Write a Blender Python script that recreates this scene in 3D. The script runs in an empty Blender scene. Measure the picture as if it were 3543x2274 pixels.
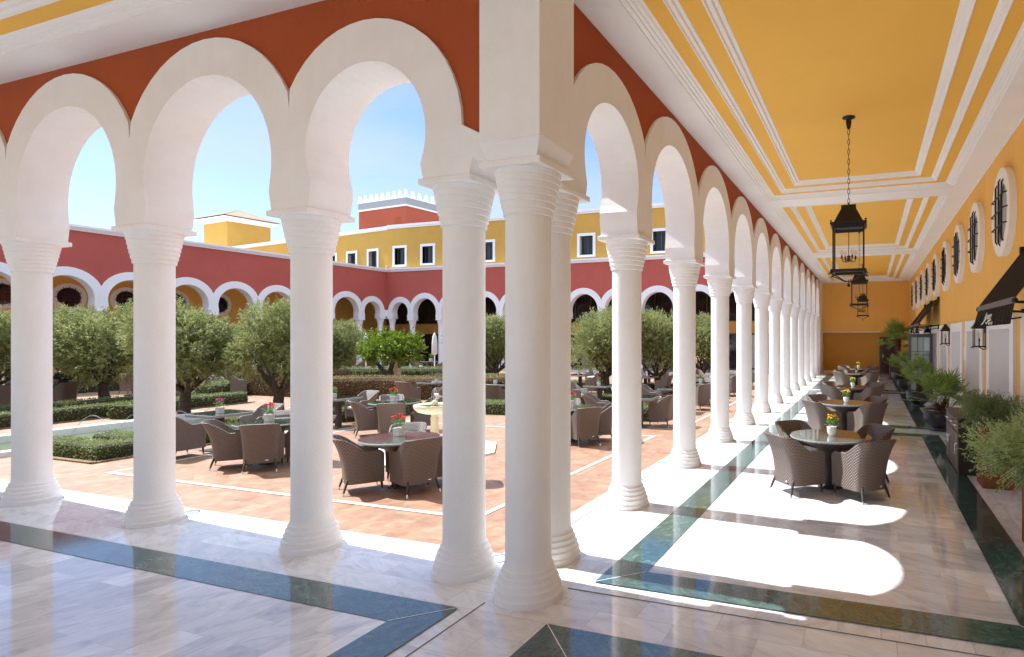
import bpy, bmesh, math, random
from math import sin, cos, pi, radians, sqrt, atan2
from mathutils import Vector, Matrix
R = random.Random(7)
C = bpy.context.scene.collection
sc = bpy.context.scene

# ------------------------------------------------------------------ camera, sky, sun, exposure
cam = bpy.data.cameras.new('camera'); camo = bpy.data.objects.new('camera', cam); C.objects.link(camo)
camo.location = (2.923, -4.437, 2.15)
camo.rotation_euler = (radians(90), 0, radians(19.7021))
cam.sensor_width = 36; cam.lens = 20.5640
cam.shift_x = -0.14485; cam.shift_y = 0.0083
cam.clip_end = 2000; cam.clip_start = 0.05
sc.camera = camo
SUN_EL = 53.7; SUN = Vector((-1, 0.055, math.tan(radians(SUN_EL)))).normalized()
w = bpy.data.worlds.new('World'); sc.world = w; w.use_nodes = True
nt = w.node_tree; nt.nodes.clear()
out = nt.nodes.new('ShaderNodeOutputWorld'); bg = nt.nodes.new('ShaderNodeBackground')
sky = nt.nodes.new('ShaderNodeTexSky'); sky.sky_type = 'NISHITA'; sky.sun_disc = False
sky.sun_elevation = radians(SUN_EL)
sky.sun_rotation = atan2(SUN.x, SUN.y)
sky.air_density = 1.0; sky.dust_density = 0.35; sky.ozone_density = 2.5
bg.inputs['Strength'].default_value = 0.105
tc = nt.nodes.new('ShaderNodeTexCoord'); mp = nt.nodes.new('ShaderNodeMapping')
mp.inputs['Scale'].default_value = (1.3, 1.3, 5.0)
nz = nt.nodes.new('ShaderNodeTexNoise'); nz.inputs['Scale'].default_value = 2.1; nz.inputs['Detail'].default_value = 7; nz.inputs['Roughness'].default_value = 0.6
cr = nt.nodes.new('ShaderNodeValToRGB'); cr.color_ramp.elements[0].position = 0.36; cr.color_ramp.elements[1].position = 0.66
cr.color_ramp.elements[0].color = (0, 0, 0, 1); cr.color_ramp.elements[1].color = (.75, .75, .75, 1)
sep = nt.nodes.new('ShaderNodeSeparateXYZ'); mr = nt.nodes.new('ShaderNodeMapRange')
mr.inputs['From Min'].default_value = 0.05; mr.inputs['From Max'].default_value = 0.5
mr.inputs['To Min'].default_value = 1.0; mr.inputs['To Max'].default_value = 0.25
mm = nt.nodes.new('ShaderNodeMath'); mm.operation = 'MULTIPLY'
mx = nt.nodes.new('ShaderNodeMixRGB'); mx.inputs['Color2'].default_value = (3.0, 3.1, 3.2, 1)
L = nt.links.new
L(tc.outputs['Generated'], mp.inputs['Vector']); L(mp.outputs[0], nz.inputs['Vector']); L(nz.outputs['Fac'], cr.inputs['Fac'])
L(tc.outputs['Generated'], sep.inputs[0]); L(sep.outputs['Z'], mr.inputs['Value'])
L(cr.outputs['Color'], mm.inputs[0]); L(mr.outputs[0], mm.inputs[1]); L(mm.outputs[0], mx.inputs['Fac'])
# invented bright cloud overhead and south, added out of view for fill light
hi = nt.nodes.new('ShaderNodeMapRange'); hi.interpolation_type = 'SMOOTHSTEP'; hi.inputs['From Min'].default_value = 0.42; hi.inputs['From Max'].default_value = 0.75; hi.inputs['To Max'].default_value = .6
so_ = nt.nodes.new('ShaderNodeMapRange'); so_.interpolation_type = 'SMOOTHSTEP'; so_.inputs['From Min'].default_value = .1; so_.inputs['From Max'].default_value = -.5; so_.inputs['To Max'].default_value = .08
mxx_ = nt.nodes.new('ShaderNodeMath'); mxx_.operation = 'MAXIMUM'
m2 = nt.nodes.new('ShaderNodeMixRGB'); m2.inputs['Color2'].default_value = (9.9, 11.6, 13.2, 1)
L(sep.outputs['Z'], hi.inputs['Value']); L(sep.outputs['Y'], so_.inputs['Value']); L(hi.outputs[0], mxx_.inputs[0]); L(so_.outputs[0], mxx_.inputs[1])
tn = nt.nodes.new('ShaderNodeMixRGB'); tn.blend_type = 'MULTIPLY'; tn.inputs[0].default_value = 1; tn.inputs['Color2'].default_value = (.74, .705, .80, 1)
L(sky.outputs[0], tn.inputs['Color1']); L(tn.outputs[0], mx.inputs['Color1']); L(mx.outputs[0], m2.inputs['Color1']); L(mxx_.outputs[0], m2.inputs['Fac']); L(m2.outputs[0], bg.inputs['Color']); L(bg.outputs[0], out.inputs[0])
sl = bpy.data.lights.new('sun', 'SUN'); sl.energy = 3.9; sl.angle = radians(0.5); sl.color = (1, 0.965, 0.90)
so = bpy.data.objects.new('sun', sl); C.objects.link(so); so.rotation_euler = SUN.to_track_quat('Z', 'Y').to_euler()
sc.view_settings.view_transform = 'Standard'; sc.view_settings.look = 'None'; sc.view_settings.gamma = 1
sc.view_settings.use_curve_mapping = False
sc.view_settings.exposure = 1.38
sc.view_settings.use_white_balance = True; sc.view_settings.white_balance_temperature = 6080; sc.view_settings.white_balance_tint = 10
sc.render.engine = 'CYCLES'
sc.cycles.max_bounces = 12; sc.cycles.diffuse_bounces = 10; sc.cycles.glossy_bounces = 4
sc.cycles.transparent_max_bounces = 12; sc.cycles.transmission_bounces = 4
sc.cycles.sample_clamp_indirect = 10.0
sc.cycles.use_denoising = True

# ------------------------------------------------------------------ materials
MAT = {}
def newmat(name):
    m = bpy.data.materials.new(name); m.use_nodes = True; MAT[name] = m
    n = m.node_tree; b = n.nodes['Principled BSDF']
    return m, n, b
def rgb(c): return (c[0], c[1], c[2], 1)
def plain(name, col, rough=0.6, metal=0.0, var=0.0, scale=3.0, bump=0.0, bscale=60.0, spec=0.5, coat=0.0, col2=None, obj=True):
    """colour with soft large-scale mottling and fine plaster bump"""
    m, n, b = newmat(name)
    b.inputs['Roughness'].default_value = rough; b.inputs['Metallic'].default_value = metal
    b.inputs['Specular IOR Level'].default_value = spec; b.inputs['Coat Weight'].default_value = coat
    b.inputs['Base Color'].default_value = rgb(col)
    t = n.nodes.new('ShaderNodeTexCoord')
    if var > 0:
        z = n.nodes.new('ShaderNodeTexNoise'); z.inputs['Scale'].default_value = scale; z.inputs['Detail'].default_value = 6
        z.inputs['Roughness'].default_value = 0.65
        n.links.new(t.outputs['Object'], z.inputs['Vector'])
        c = n.nodes.new('ShaderNodeValToRGB'); c.color_ramp.elements[0].position = 0.3; c.color_ramp.elements[1].position = 0.72
        lo = col2 or tuple(x * (1 - var) for x in col)
        c.color_ramp.elements[0].color = rgb(lo); c.color_ramp.elements[1].color = rgb(tuple(min(1, x * (1 + var * .35)) for x in col))
        n.links.new(z.outputs['Fac'], c.inputs['Fac']); n.links.new(c.outputs['Color'], b.inputs['Base Color'])
    if bump > 0:
        z2 = n.nodes.new('ShaderNodeTexNoise'); z2.inputs['Scale'].default_value = bscale; z2.inputs['Detail'].default_value = 4
        n.links.new(t.outputs['Object'], z2.inputs['Vector'])
        bp = n.nodes.new('ShaderNodeBump'); bp.inputs['Strength'].default_value = bump; bp.inputs['Distance'].default_value = 0.01
        n.links.new(z2.outputs['Fac'], bp.inputs['Height']); n.links.new(bp.outputs[0], b.inputs['Normal'])
    return m
plain('white_plaster', (.86, .86, .85), .75, var=.07, col2=(.82, .81, .79), scale=1.7, bump=.35, bscale=38, spec=.25)
plain('white_paint', (.85, .845, .83), .55, var=.03, scale=2, bump=.06, spec=.3)
def weather(name, dirt=(.50, .42, .30), amount=.5):
    m = MAT[name]; n = m.node_tree; b = n.nodes['Principled BSDF']
    src = b.inputs['Base Color'].links[0].from_socket
    g = n.nodes.new('ShaderNodeNewGeometry'); s = n.nodes.new('ShaderNodeSeparateXYZ'); n.links.new(g.outputs['Position'], s.inputs[0])
    lo = n.nodes.new('ShaderNodeMapRange'); lo.inputs['From Min'].default_value = .22; lo.inputs['From Max'].default_value = 0.0; lo.inputs['To Max'].default_value = .8; n.links.new(s.outputs['Z'], lo.inputs['Value'])
    vm = n.nodes.new('ShaderNodeVectorMath'); vm.operation = 'MULTIPLY'; vm.inputs[1].default_value = (7, 7, .8); n.links.new(g.outputs['Position'], vm.inputs[0])
    z = n.nodes.new('ShaderNodeTexNoise'); z.inputs['Scale'].default_value = 1.0; z.inputs['Detail'].default_value = 6; z.inputs['Roughness'].default_value = .7; n.links.new(vm.outputs[0], z.inputs['Vector'])
    rn = n.nodes.new('ShaderNodeMapRange'); rn.inputs['From Min'].default_value = .52; rn.inputs['From Max'].default_value = .85; rn.inputs['To Max'].default_value = .45; n.links.new(z.outputs['Fac'], rn.inputs['Value'])
    z2 = n.nodes.new('ShaderNodeTexNoise'); z2.inputs['Scale'].default_value = 9; z2.inputs['Detail'].default_value = 5; n.links.new(g.outputs['Position'], z2.inputs['Vector'])
    lm = n.nodes.new('ShaderNodeMath'); lm.operation = 'MULTIPLY'; n.links.new(lo.outputs[0], lm.inputs[0]); n.links.new(z2.outputs['Fac'], lm.inputs[1])
    ad = n.nodes.new('ShaderNodeMath'); ad.operation = 'MAXIMUM'; n.links.new(rn.outputs[0], ad.inputs[0]); n.links.new(lm.outputs[0], ad.inputs[1])
    am = n.nodes.new('ShaderNodeMath'); am.operation = 'MULTIPLY'; am.inputs[1].default_value = amount; n.links.new(ad.outputs[0], am.inputs[0])
    x = n.nodes.new('ShaderNodeMixRGB'); x.inputs[2].default_value = rgb(dirt); n.links.new(am.outputs[0], x.inputs[0]); n.links.new(src, x.inputs[1]); n.links.new(x.outputs[0], b.inputs['Base Color'])
weather('white_plaster', (.55, .45, .32), .22)
plain('ceiling_white', (.87, .86, .84), .6, var=.04, scale=1.2)
plain('rust_plaster', (.40, .092, .030), .85, var=.10, scale=1.1, bump=.25, bscale=60, spec=.15)
plain('red_plaster', (.48, .115, .085), .85, var=.10, scale=.5, bump=.15, bscale=60, spec=.15)
plain('tower_red', (.42, .10, .055), .85, var=.08, scale=.5, spec=.15)
plain('ochre_plaster', (.84, .49, .125), .8, var=.08, scale=.8, bump=.2, bscale=70, spec=.2)
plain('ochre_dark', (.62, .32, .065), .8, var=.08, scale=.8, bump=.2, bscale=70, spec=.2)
plain('yellow_ceiling', (.86, .50, .085), .7, var=.05, scale=.7, bump=.12, bscale=60, spec=.25)
plain('yellow_plaster', (.60, .345, .075), .85, var=.12, scale=.35, spec=.15)
plain('black_iron', (.018, .015, .013), .5, metal=.3, var=.3, scale=30, bump=.2, bscale=120)
plain('black_glaze', (.022, .022, .026), .32, var=.3, scale=14, bump=.25, bscale=25, spec=.6)
plain('steel', (.75, .73, .70), .25, metal=1.0)
plain('grey_frame', (.085, .09, .085), .4, spec=.4)
plain('dark_wood', (.055, .013, .008), .3, var=.4, scale=5, coat=.3)
plain('brass', (.7, .45, .12), .3, metal=1)
plain('corten', (.27, .085, .018), .75, var=.35, scale=5, bump=.3, bscale=70)
plain('soil', (.06, .035, .02), .95, var=.5, scale=30)
plain('gravel', (.55, .42, .28), .9, var=.5, scale=80, bump=1, bscale=90)
plain('cream_stone', (.70, .60, .38), .45, var=.12, scale=6, bump=.15, bscale=30)
plain('curb_marble', (.80, .79, .76), .35, var=.1, scale=3)
plain('cushion', (.72, .70, .68), .9, bump=.2, bscale=200)
plain('awning_cloth', (.022, .016, .013), .85, var=.25, scale=30, bump=.2, bscale=150, spec=.1)
plain('awning_trim', (.16, .135, .12), .8, bump=.2, bscale=150)
plain('parasol_cloth', (.72, .70, .68), .9, var=.08, scale=6)
plain('bark', (.085, .060, .042), .95, var=.5, scale=9, bump=1.0, bscale=16)
plain('palm_bark', (.12, .055, .025), .95, var=.5, scale=25, bump=1.0, bscale=60)
plain('skin', (.42, .20, .12), .5); plain('hair', (.10, .05, .03), .7)
plain('navy_cloth', (.02, .02, .028), .85, bump=.2, bscale=100); plain('trousers', (.05, .05, .07), .85)
plain('white_ceramic', (.80, .80, .80), .25, bump=.3, bscale=45, coat=.4)
plain('concrete_pot', (.50, .47, .43), .8, var=.2, scale=25, bump=.3, bscale=80)
plain('petal_yellow', (.95, .62, .01), .6); plain('petal_red', (.75, .03, .02), .6); plain('petal_magenta', (.45, .02, .16), .6)
plain('petal_lilac', (.62, .60, .85), .6)
plain('mark_white', (.85, .85, .82), .6)
plain('roof_felt', (.25, .24, .23), .9)
plain('citrus_fruit', (.45, .55, .03), .4)
plain('paving_border', (.30, .19, .11), .9, var=.5, scale=14, bump=.8, bscale=40)
plain('bulb_socket', (.03, .025, .02), .5)

weather('rust_plaster', (.22, .06, .025), .6); weather('red_plaster', (.22, .07, .06), .6); weather('yellow_plaster', (.34, .22, .07), .7); weather('ochre_plaster', (.60, .33, .10), .5)
def leafmat(name, a, b_, tr=.35, rough=.55, spec=.4):
    m, n, b = newmat(name)
    g = n.nodes.new('ShaderNodeNewGeometry')
    c = n.nodes.new('ShaderNodeValToRGB'); c.color_ramp.elements[0].color = rgb(a); c.color_ramp.elements[1].color = rgb(b_)
    # leaf colour drifts in patches: shift the leaf's own random value by a soft noise
    t_ = n.nodes.new('ShaderNodeTexCoord'); oi = n.nodes.new('ShaderNodeObjectInfo'); ad = n.nodes.new('ShaderNodeVectorMath'); ad.operation = 'ADD'
    n.links.new(t_.outputs['Object'], ad.inputs[0]); n.links.new(oi.outputs['Location'], ad.inputs[1])
    pz = n.nodes.new('ShaderNodeTexNoise'); pz.inputs['Scale'].default_value = 2.2; pz.inputs['Detail'].default_value = 3; n.links.new(ad.outputs[0], pz.inputs['Vector'])
    pm = n.nodes.new('ShaderNodeMapRange'); pm.inputs['From Min'].default_value = .35; pm.inputs['From Max'].default_value = .65; n.links.new(pz.outputs['Fac'], pm.inputs['Value'])
    av = n.nodes.new('ShaderNodeMath'); av.operation = 'MULTIPLY_ADD'; av.inputs[1].default_value = .6
    sc2 = n.nodes.new('ShaderNodeMath'); sc2.operation = 'MULTIPLY'; sc2.inputs[1].default_value = .4; n.links.new(pm.outputs[0], sc2.inputs[0])
    n.links.new(g.outputs['Random Per Island'], av.inputs[0]); n.links.new(sc2.outputs[0], av.inputs[2]); n.links.new(av.outputs[0], c.inputs['Fac'])
    n.links.new(c.outputs[0], b.inputs['Base Color'])
    b.inputs['Roughness'].default_value = rough; b.inputs['Specular IOR Level'].default_value = spec
    t = n.nodes.new('ShaderNodeBsdfTranslucent'); n.links.new(c.outputs[0], t.inputs['Color'])
    mxx = n.nodes.new('ShaderNodeMixShader'); mxx.inputs[0].default_value = tr
    n.links.new(b.outputs[0], mxx.inputs[1]); n.links.new(t.outputs[0], mxx.inputs[2])
    n.links.new(mxx.outputs[0], n.nodes['Material Output'].inputs[0])
    return m
leafmat('olive_leaf', (0.107, 0.134, 0.027), (0.41, 0.419, 0.169), .42)
leafmat('citrus_leaf', (0.059, 0.125, 0.008), (0.238, 0.304, 0.023), .4, .35)
leafmat('hedge_leaf', (0.089, 0.134, 0.027), (0.339, 0.401, 0.134), .4)
leafmat('redhedge_leaf', (0.132, 0.073, 0.017), (0.33, 0.31, 0.132), .35)
leafmat('palm_leaf', (.11, .19, .035), (.32, .44, .11), .35, .4)
leafmat('rosemary_dark', (.13, .18, .06), (.36, .42, .18), .3)
leafmat('rosemary_light', (.28, .40, .13), (.58, .66, .32), .3)
leafmat('kalanchoe_leaf', (.10, .25, .03), (.25, .45, .08), .3, .35)
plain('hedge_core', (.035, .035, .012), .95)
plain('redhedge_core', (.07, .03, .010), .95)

def glass(name, col=(1, 1, 1), refl=1.0):
    m, n, b = newmat(name); n.nodes.remove(b)
    t = n.nodes.new('ShaderNodeBsdfTransparent'); t.inputs[0].default_value = rgb(col)
    g = n.nodes.new('ShaderNodeBsdfGlossy'); g.inputs['Roughness'].default_value = .02
    f = n.nodes.new('ShaderNodeFresnel'); f.inputs['IOR'].default_value = 1.5
    mu = n.nodes.new('ShaderNodeMath'); mu.operation = 'MULTIPLY_ADD'; mu.inputs[1].default_value = 1.35 * refl; mu.inputs[2].default_value = .03; mu.use_clamp = True
    x = n.nodes.new('ShaderNodeMixShader')
    ge = n.nodes.new('ShaderNodeNewGeometry'); io = n.nodes.new('ShaderNodeMath'); io.operation = 'MULTIPLY_ADD'; io.inputs[1].default_value = -.8333; io.inputs[2].default_value = 1.5
    n.links.new(ge.outputs['Backfacing'], io.inputs[0]); n.links.new(io.outputs[0], f.inputs['IOR'])
    n.links.new(f.outputs[0], mu.inputs[0]); n.links.new(mu.outputs[0], x.inputs[0])
    n.links.new(t.outputs[0], x.inputs[1]); n.links.new(g.outputs[0], x.inputs[2])
    n.links.new(x.outputs[0], n.nodes['Material Output'].inputs[0]); return m
glass('clear_glass', (.97, .98, .98), .4); glass('table_glass', (.90, .95, .93), 1.0); glass('bulb_glass', (1, .9, .75))
m, n, b = newmat('dark_glass'); b.inputs['Base Color'].default_value = (.016, .016, .018, 1); b.inputs['Roughness'].default_value = .05; b.inputs['Specular IOR Level'].default_value = .45
m, n, b = newmat('grey_glass'); b.inputs['Base Color'].default_value = (.50, .52, .52, 1); b.inputs['Roughness'].default_value = .06; b.inputs['Specular IOR Level'].default_value = .8
m, n, b = newmat('door_glass'); b.inputs['Base Color'].default_value = (.30, .38, .35, 1); b.inputs['Roughness'].default_value = .05; b.inputs['Specular IOR Level'].default_value = .8
m, n, b = newmat('water'); b.inputs['Base Color'].default_value = (.10, .14, .06, 1); b.inputs['Roughness'].default_value = .03
zz = n.nodes.new('ShaderNodeTexNoise'); zz.inputs['Scale'].default_value = 9; bp = n.nodes.new('ShaderNodeBump'); bp.inputs['Strength'].default_value = .15
n.links.new(zz.outputs['Fac'], bp.inputs['Height']); n.links.new(bp.outputs[0], b.inputs['Normal'])
glass('water_jet', (.95, .97, 1), 3.0)

def wicker(name, c1, c2, spec=.5):
    """woven strands laid out along the mesh's own UV (metres)"""
    m, n, b = newmat(name)
    t = n.nodes.new('ShaderNodeUVMap'); s = n.nodes.new('ShaderNodeSeparateXYZ'); n.links.new(t.outputs[0], s.inputs[0])
    def mth(op, a, bb=None, v=None):
        k = n.nodes.new('ShaderNodeMath'); k.operation = op
        n.links.new(a, k.inputs[0])
        if bb is not None: n.links.new(bb, k.inputs[1])
        if v is not None: k.inputs[1].default_value = v
        return k.outputs[0]
    PX, PY = 2 * pi / .036, 2 * pi / .020
    sx = mth('SINE', mth('MULTIPLY', s.outputs[0], v=PX)); sy = mth('SINE', mth('MULTIPLY', s.outputs[1], v=PY / 2))
    prod = mth('MULTIPLY', sx, sy)
    row = mth('ABSOLUTE', mth('SINE', mth('MULTIPLY', s.outputs[1], v=PY / 2)))
    h = mth('ADD', mth('MULTIPLY', prod, v=.5), row)
    r = n.nodes.new('ShaderNodeMapRange'); r.inputs['From Min'].default_value = -.1; r.inputs['From Max'].default_value = 1.3
    n.links.new(h, r.inputs['Value'])
    cr = n.nodes.new('ShaderNodeValToRGB'); cr.color_ramp.elements[0].color = rgb(c1); cr.color_ramp.elements[1].color = rgb(c2)
    cr.color_ramp.elements[0].position = .1; cr.color_ramp.elements[1].position = .9
    n.links.new(r.outputs[0], cr.inputs[0]); n.links.new(cr.outputs[0], b.inputs['Base Color'])
    bp = n.nodes.new('ShaderNodeBump'); bp.inputs['Strength'].default_value = 1.0; bp.inputs['Distance'].default_value = .005
    n.links.new(h, bp.inputs['Height']); n.links.new(bp.outputs[0], b.inputs['Normal'])
    b.inputs['Roughness'].default_value = .42; b.inputs['Specular IOR Level'].default_value = spec
    return m
wicker('wicker', (.024, .018, .014), (.23, .165, .128), .6)
wicker('sky_sheen_weave', (.12, .12, .12), (.36, .37, .36), .5)  # paler copy of the wicker: sky reflection on tabletops put into its colour
wicker('dark_wicker', (.018, .012, .010), (.095, .062, .048), .4)

def texnode(n, kind, vec, **k):
    t = n.nodes.new(kind)
    for a, v in k.items():
        t.inputs[a].default_value = v
    if vec is not None: n.links.new(vec, t.inputs['Vector'])
    return t
def marble(name, base, lo, vein, bw, bh, rot=0.0, mortar=(.55, .52, .47), rough=.035, vstr=.5, off=.5, msize=.003, vscale=1.5, stretch=(1.0, 2.6, 1), tint=.85):
    m, n, b = newmat(name)
    t = n.nodes.new('ShaderNodeTexCoord'); mpn = n.nodes.new('ShaderNodeMapping'); mpn.inputs['Rotation'].default_value = (0, 0, rot)
    n.links.new(t.outputs['Object'], mpn.inputs['Vector'])
    br = n.nodes.new('ShaderNodeTexBrick'); br.offset = off
    br.inputs['Scale'].default_value = 1; br.inputs['Brick Width'].default_value = bw; br.inputs['Row Height'].default_value = bh
    br.inputs['Mortar Size'].default_value = msize; br.inputs['Mortar Smooth'].default_value = .1; br.inputs['Bias'].default_value = 0
    br.inputs['Color1'].default_value = (0, 0, 0, 1); br.inputs['Color2'].default_value = (1, 1, 1, 1); br.inputs['Mortar'].default_value = (.5, .5, .5, 1)
    n.links.new(mpn.outputs[0], br.inputs['Vector'])
    # every slab gets its own piece of veining: shift the noise by the slab's random value
    sh = n.nodes.new('ShaderNodeVectorMath'); sh.operation = 'MULTIPLY_ADD'
    n.links.new(br.outputs['Color'], sh.inputs[0]); sh.inputs[1].default_value = (37, 53, 11); n.links.new(mpn.outputs[0], sh.inputs[2])
    rt = n.nodes.new('ShaderNodeVectorRotate'); rt.rotation_type = 'Z_AXIS'; rt.inputs['Angle'].default_value = .35; n.links.new(sh.outputs[0], rt.inputs['Vector'])
    st = n.nodes.new('ShaderNodeVectorMath'); st.operation = 'MULTIPLY'; st.inputs[1].default_value = stretch
    n.links.new(rt.outputs[0], st.inputs[0])
    nz = texnode(n, 'ShaderNodeTexNoise', st.outputs[0], Scale=vscale, Detail=8, Roughness=.68, Distortion=2.2)
    cr = n.nodes.new('ShaderNodeValToRGB'); e = cr.color_ramp.elements
    e[0].position = .30; e[0].color = rgb(vein); e[1].position = .62; e[1].color = rgb(base)
    e2 = cr.color_ramp.elements.new(.47); e2.color = rgb(tuple(v * .35 + bs * .65 for v, bs in zip(vein, base)))
    n.links.new(nz.outputs['Fac'], cr.inputs[0])
    mi = n.nodes.new('ShaderNodeMixRGB'); mi.blend_type = 'MULTIPLY'; mi.inputs[0].default_value = tint
    lr = n.nodes.new('ShaderNodeValToRGB'); lr.color_ramp.elements[0].color = rgb(lo); lr.color_ramp.elements[1].color = (1, 1, 1, 1)
    n.links.new(br.outputs['Color'], lr.inputs[0]); n.links.new(cr.outputs[0], mi.inputs[1]); n.links.new(lr.outputs[0], mi.inputs[2])
    mo = n.nodes.new('ShaderNodeMixRGB'); mo.inputs[2].default_value = rgb(mortar)
    n.links.new(br.outputs['Fac'], mo.inputs[0]); n.links.new(mi.outputs[0], mo.inputs[1])
    n.links.new(mo.outputs[0], b.inputs['Base Color'])
    rr = n.nodes.new('ShaderNodeMapRange'); rr.inputs['To Min'].default_value = rough; rr.inputs['To Max'].default_value = rough + .06
    nz3 = texnode(n, 'ShaderNodeTexNoise', mpn.outputs[0], Scale=3, Detail=4); n.links.new(nz3.outputs['Fac'], rr.inputs['Value'])
    n.links.new(rr.outputs[0], b.inputs['Roughness'])
    nz4 = texnode(n, 'ShaderNodeTexNoise', mpn.outputs[0], Scale=1.2, Detail=2)
    bp = n.nodes.new('ShaderNodeBump'); bp.inputs['Strength'].default_value = .025; bp.inputs['Distance'].default_value = .05
    n.links.new(nz4.outputs['Fac'], bp.inputs['Height']); n.links.new(bp.outputs[0], b.inputs['Normal'])
    b.inputs['Specular IOR Level'].default_value = .6 if 'marble' in name else 1.0
    return m
marble('marble_across', (.87, .868, .865), (.60, .60, .62), (.50, .50, .52), .64, .31)
marble('marble_along', (.87, .868, .865), (.60, .60, .62), (.50, .50, .52), .64, .31, rot=pi / 2)
marble('marble_border', (.86, .86, .855), (.78, .78, .79), (.55, .555, .57), .62, .30, rot=pi / 2)
marble('marble_border_x', (.86, .86, .855), (.78, .78, .79), (.55, .555, .57), .62, .30)
marble('green_along', (.030, .075, .070), (.6, .62, .62), (.13, .22, .20), .60, 7.3, rot=pi / 2, mortar=(.10, .10, .08), rough=.05, vscale=3.5, stretch=(1, 2.2, 1), msize=.003)
marble('green_across', (.030, .075, .070), (.6, .62, .62), (.13, .22, .20), .60, 7.3, mortar=(.10, .10, .08), rough=.05, vscale=3.5, stretch=(1, 2.2, 1), msize=.003)

def terracotta(name, polar=None, bw=.28, bh=.28, rot=0.0):
    m, n, b = newmat(name)
    t = n.nodes.new('ShaderNodeTexCoord'); vec = t.outputs['Object']
    if polar:
        sb = n.nodes.new('ShaderNodeVectorMath'); sb.operation = 'SUBTRACT'; sb.inputs[1].default_value = (polar[0], polar[1], 0)
        n.links.new(vec, sb.inputs[0]); s = n.nodes.new('ShaderNodeSeparateXYZ'); n.links.new(sb.outputs[0], s.inputs[0])
        at = n.nodes.new('ShaderNodeMath'); at.operation = 'ARCTAN2'; n.links.new(s.outputs['Y'], at.inputs[0]); n.links.new(s.outputs['X'], at.inputs[1])
        sc_ = n.nodes.new('ShaderNodeMath'); sc_.operation = 'MULTIPLY'; sc_.inputs[1].default_value = 3.2; n.links.new(at.outputs[0], sc_.inputs[0])
        ln = n.nodes.new('ShaderNodeVectorMath'); ln.operation = 'LENGTH'; n.links.new(sb.outputs[0], ln.inputs[0])
        cb = n.nodes.new('ShaderNodeCombineXYZ'); n.links.new(ln.outputs['Value'], cb.inputs[0]); n.links.new(sc_.outputs[0], cb.inputs[1])
        vec = cb.outputs[0]
    else:
        mpn = n.nodes.new('ShaderNodeMapping'); mpn.inputs['Rotation'].default_value = (0, 0, rot); n.links.new(vec, mpn.inputs['Vector']); vec = mpn.outputs[0]
    br = n.nodes.new('ShaderNodeTexBrick'); br.offset = .5
    br.inputs['Scale'].default_value = 1; br.inputs['Brick Width'].default_value = bw; br.inputs['Row Height'].default_value = bh
    br.inputs['Mortar Size'].default_value = .006; br.inputs['Mortar Smooth'].default_value = .2
    br.inputs['Color1'].default_value = (0, 0, 0, 1); br.inputs['Color2'].default_value = (1, 1, 1, 1)
    n.links.new(vec, br.inputs['Vector'])
    sh = n.nodes.new('ShaderNodeVectorMath'); sh.operation = 'MULTIPLY_ADD'; n.links.new(br.outputs['Color'], sh.inputs[0]); sh.inputs[1].default_value = (31, 17, 5)
    n.links.new(vec, sh.inputs[2])
    nz = texnode(n, 'ShaderNodeTexNoise', sh.outputs[0], Scale=4.5, Detail=5, Roughness=.6)
    cr = n.nodes.new('ShaderNodeValToRGB'); e = cr.color_ramp.elements
    e[0].position = .28; e[0].color = (.235, .105, .062, 1); e[1].position = .68; e[1].color = (.36, .225, .145, 1)
    k = e.new(.45); k.color = (.30, .165, .098, 1)
    n.links.new(nz.outputs['Fac'], cr.inputs[0])
    hs = n.nodes.new('ShaderNodeHueSaturation'); mr_ = n.nodes.new('ShaderNodeMapRange'); mr_.inputs['To Min'].default_value = .84; mr_.inputs['To Max'].default_value = 1.12
    n.links.new(br.outputs['Color'], mr_.inputs['Value']); n.links.new(mr_.outputs[0], hs.inputs['Value']); n.links.new(cr.outputs[0], hs.inputs['Color'])
    mo = n.nodes.new('ShaderNodeMixRGB'); mo.inputs[2].default_value = (.22, .15, .10, 1)
    n.links.new(br.outputs['Fac'], mo.inputs[0]); n.links.new(hs.outputs[0], mo.inputs[1]); n.links.new(mo.outputs[0], b.inputs['Base Color'])
    b.inputs['Roughness'].default_value = .5; b.inputs['Specular IOR Level'].default_value = .35
    bp = n.nodes.new('ShaderNodeBump'); bp.inputs['Strength'].default_value = .3; bp.inputs['Distance'].default_value = .004; bp.invert = True
    n.links.new(br.outputs['Fac'], bp.inputs['Height']); n.links.new(bp.outputs[0], b.inputs['Normal'])
terracotta('terracotta', None, .30, .26, rot=pi / 2)
terracotta('terracotta_ring', (-5.36, 4.90), .30, .42)

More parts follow.
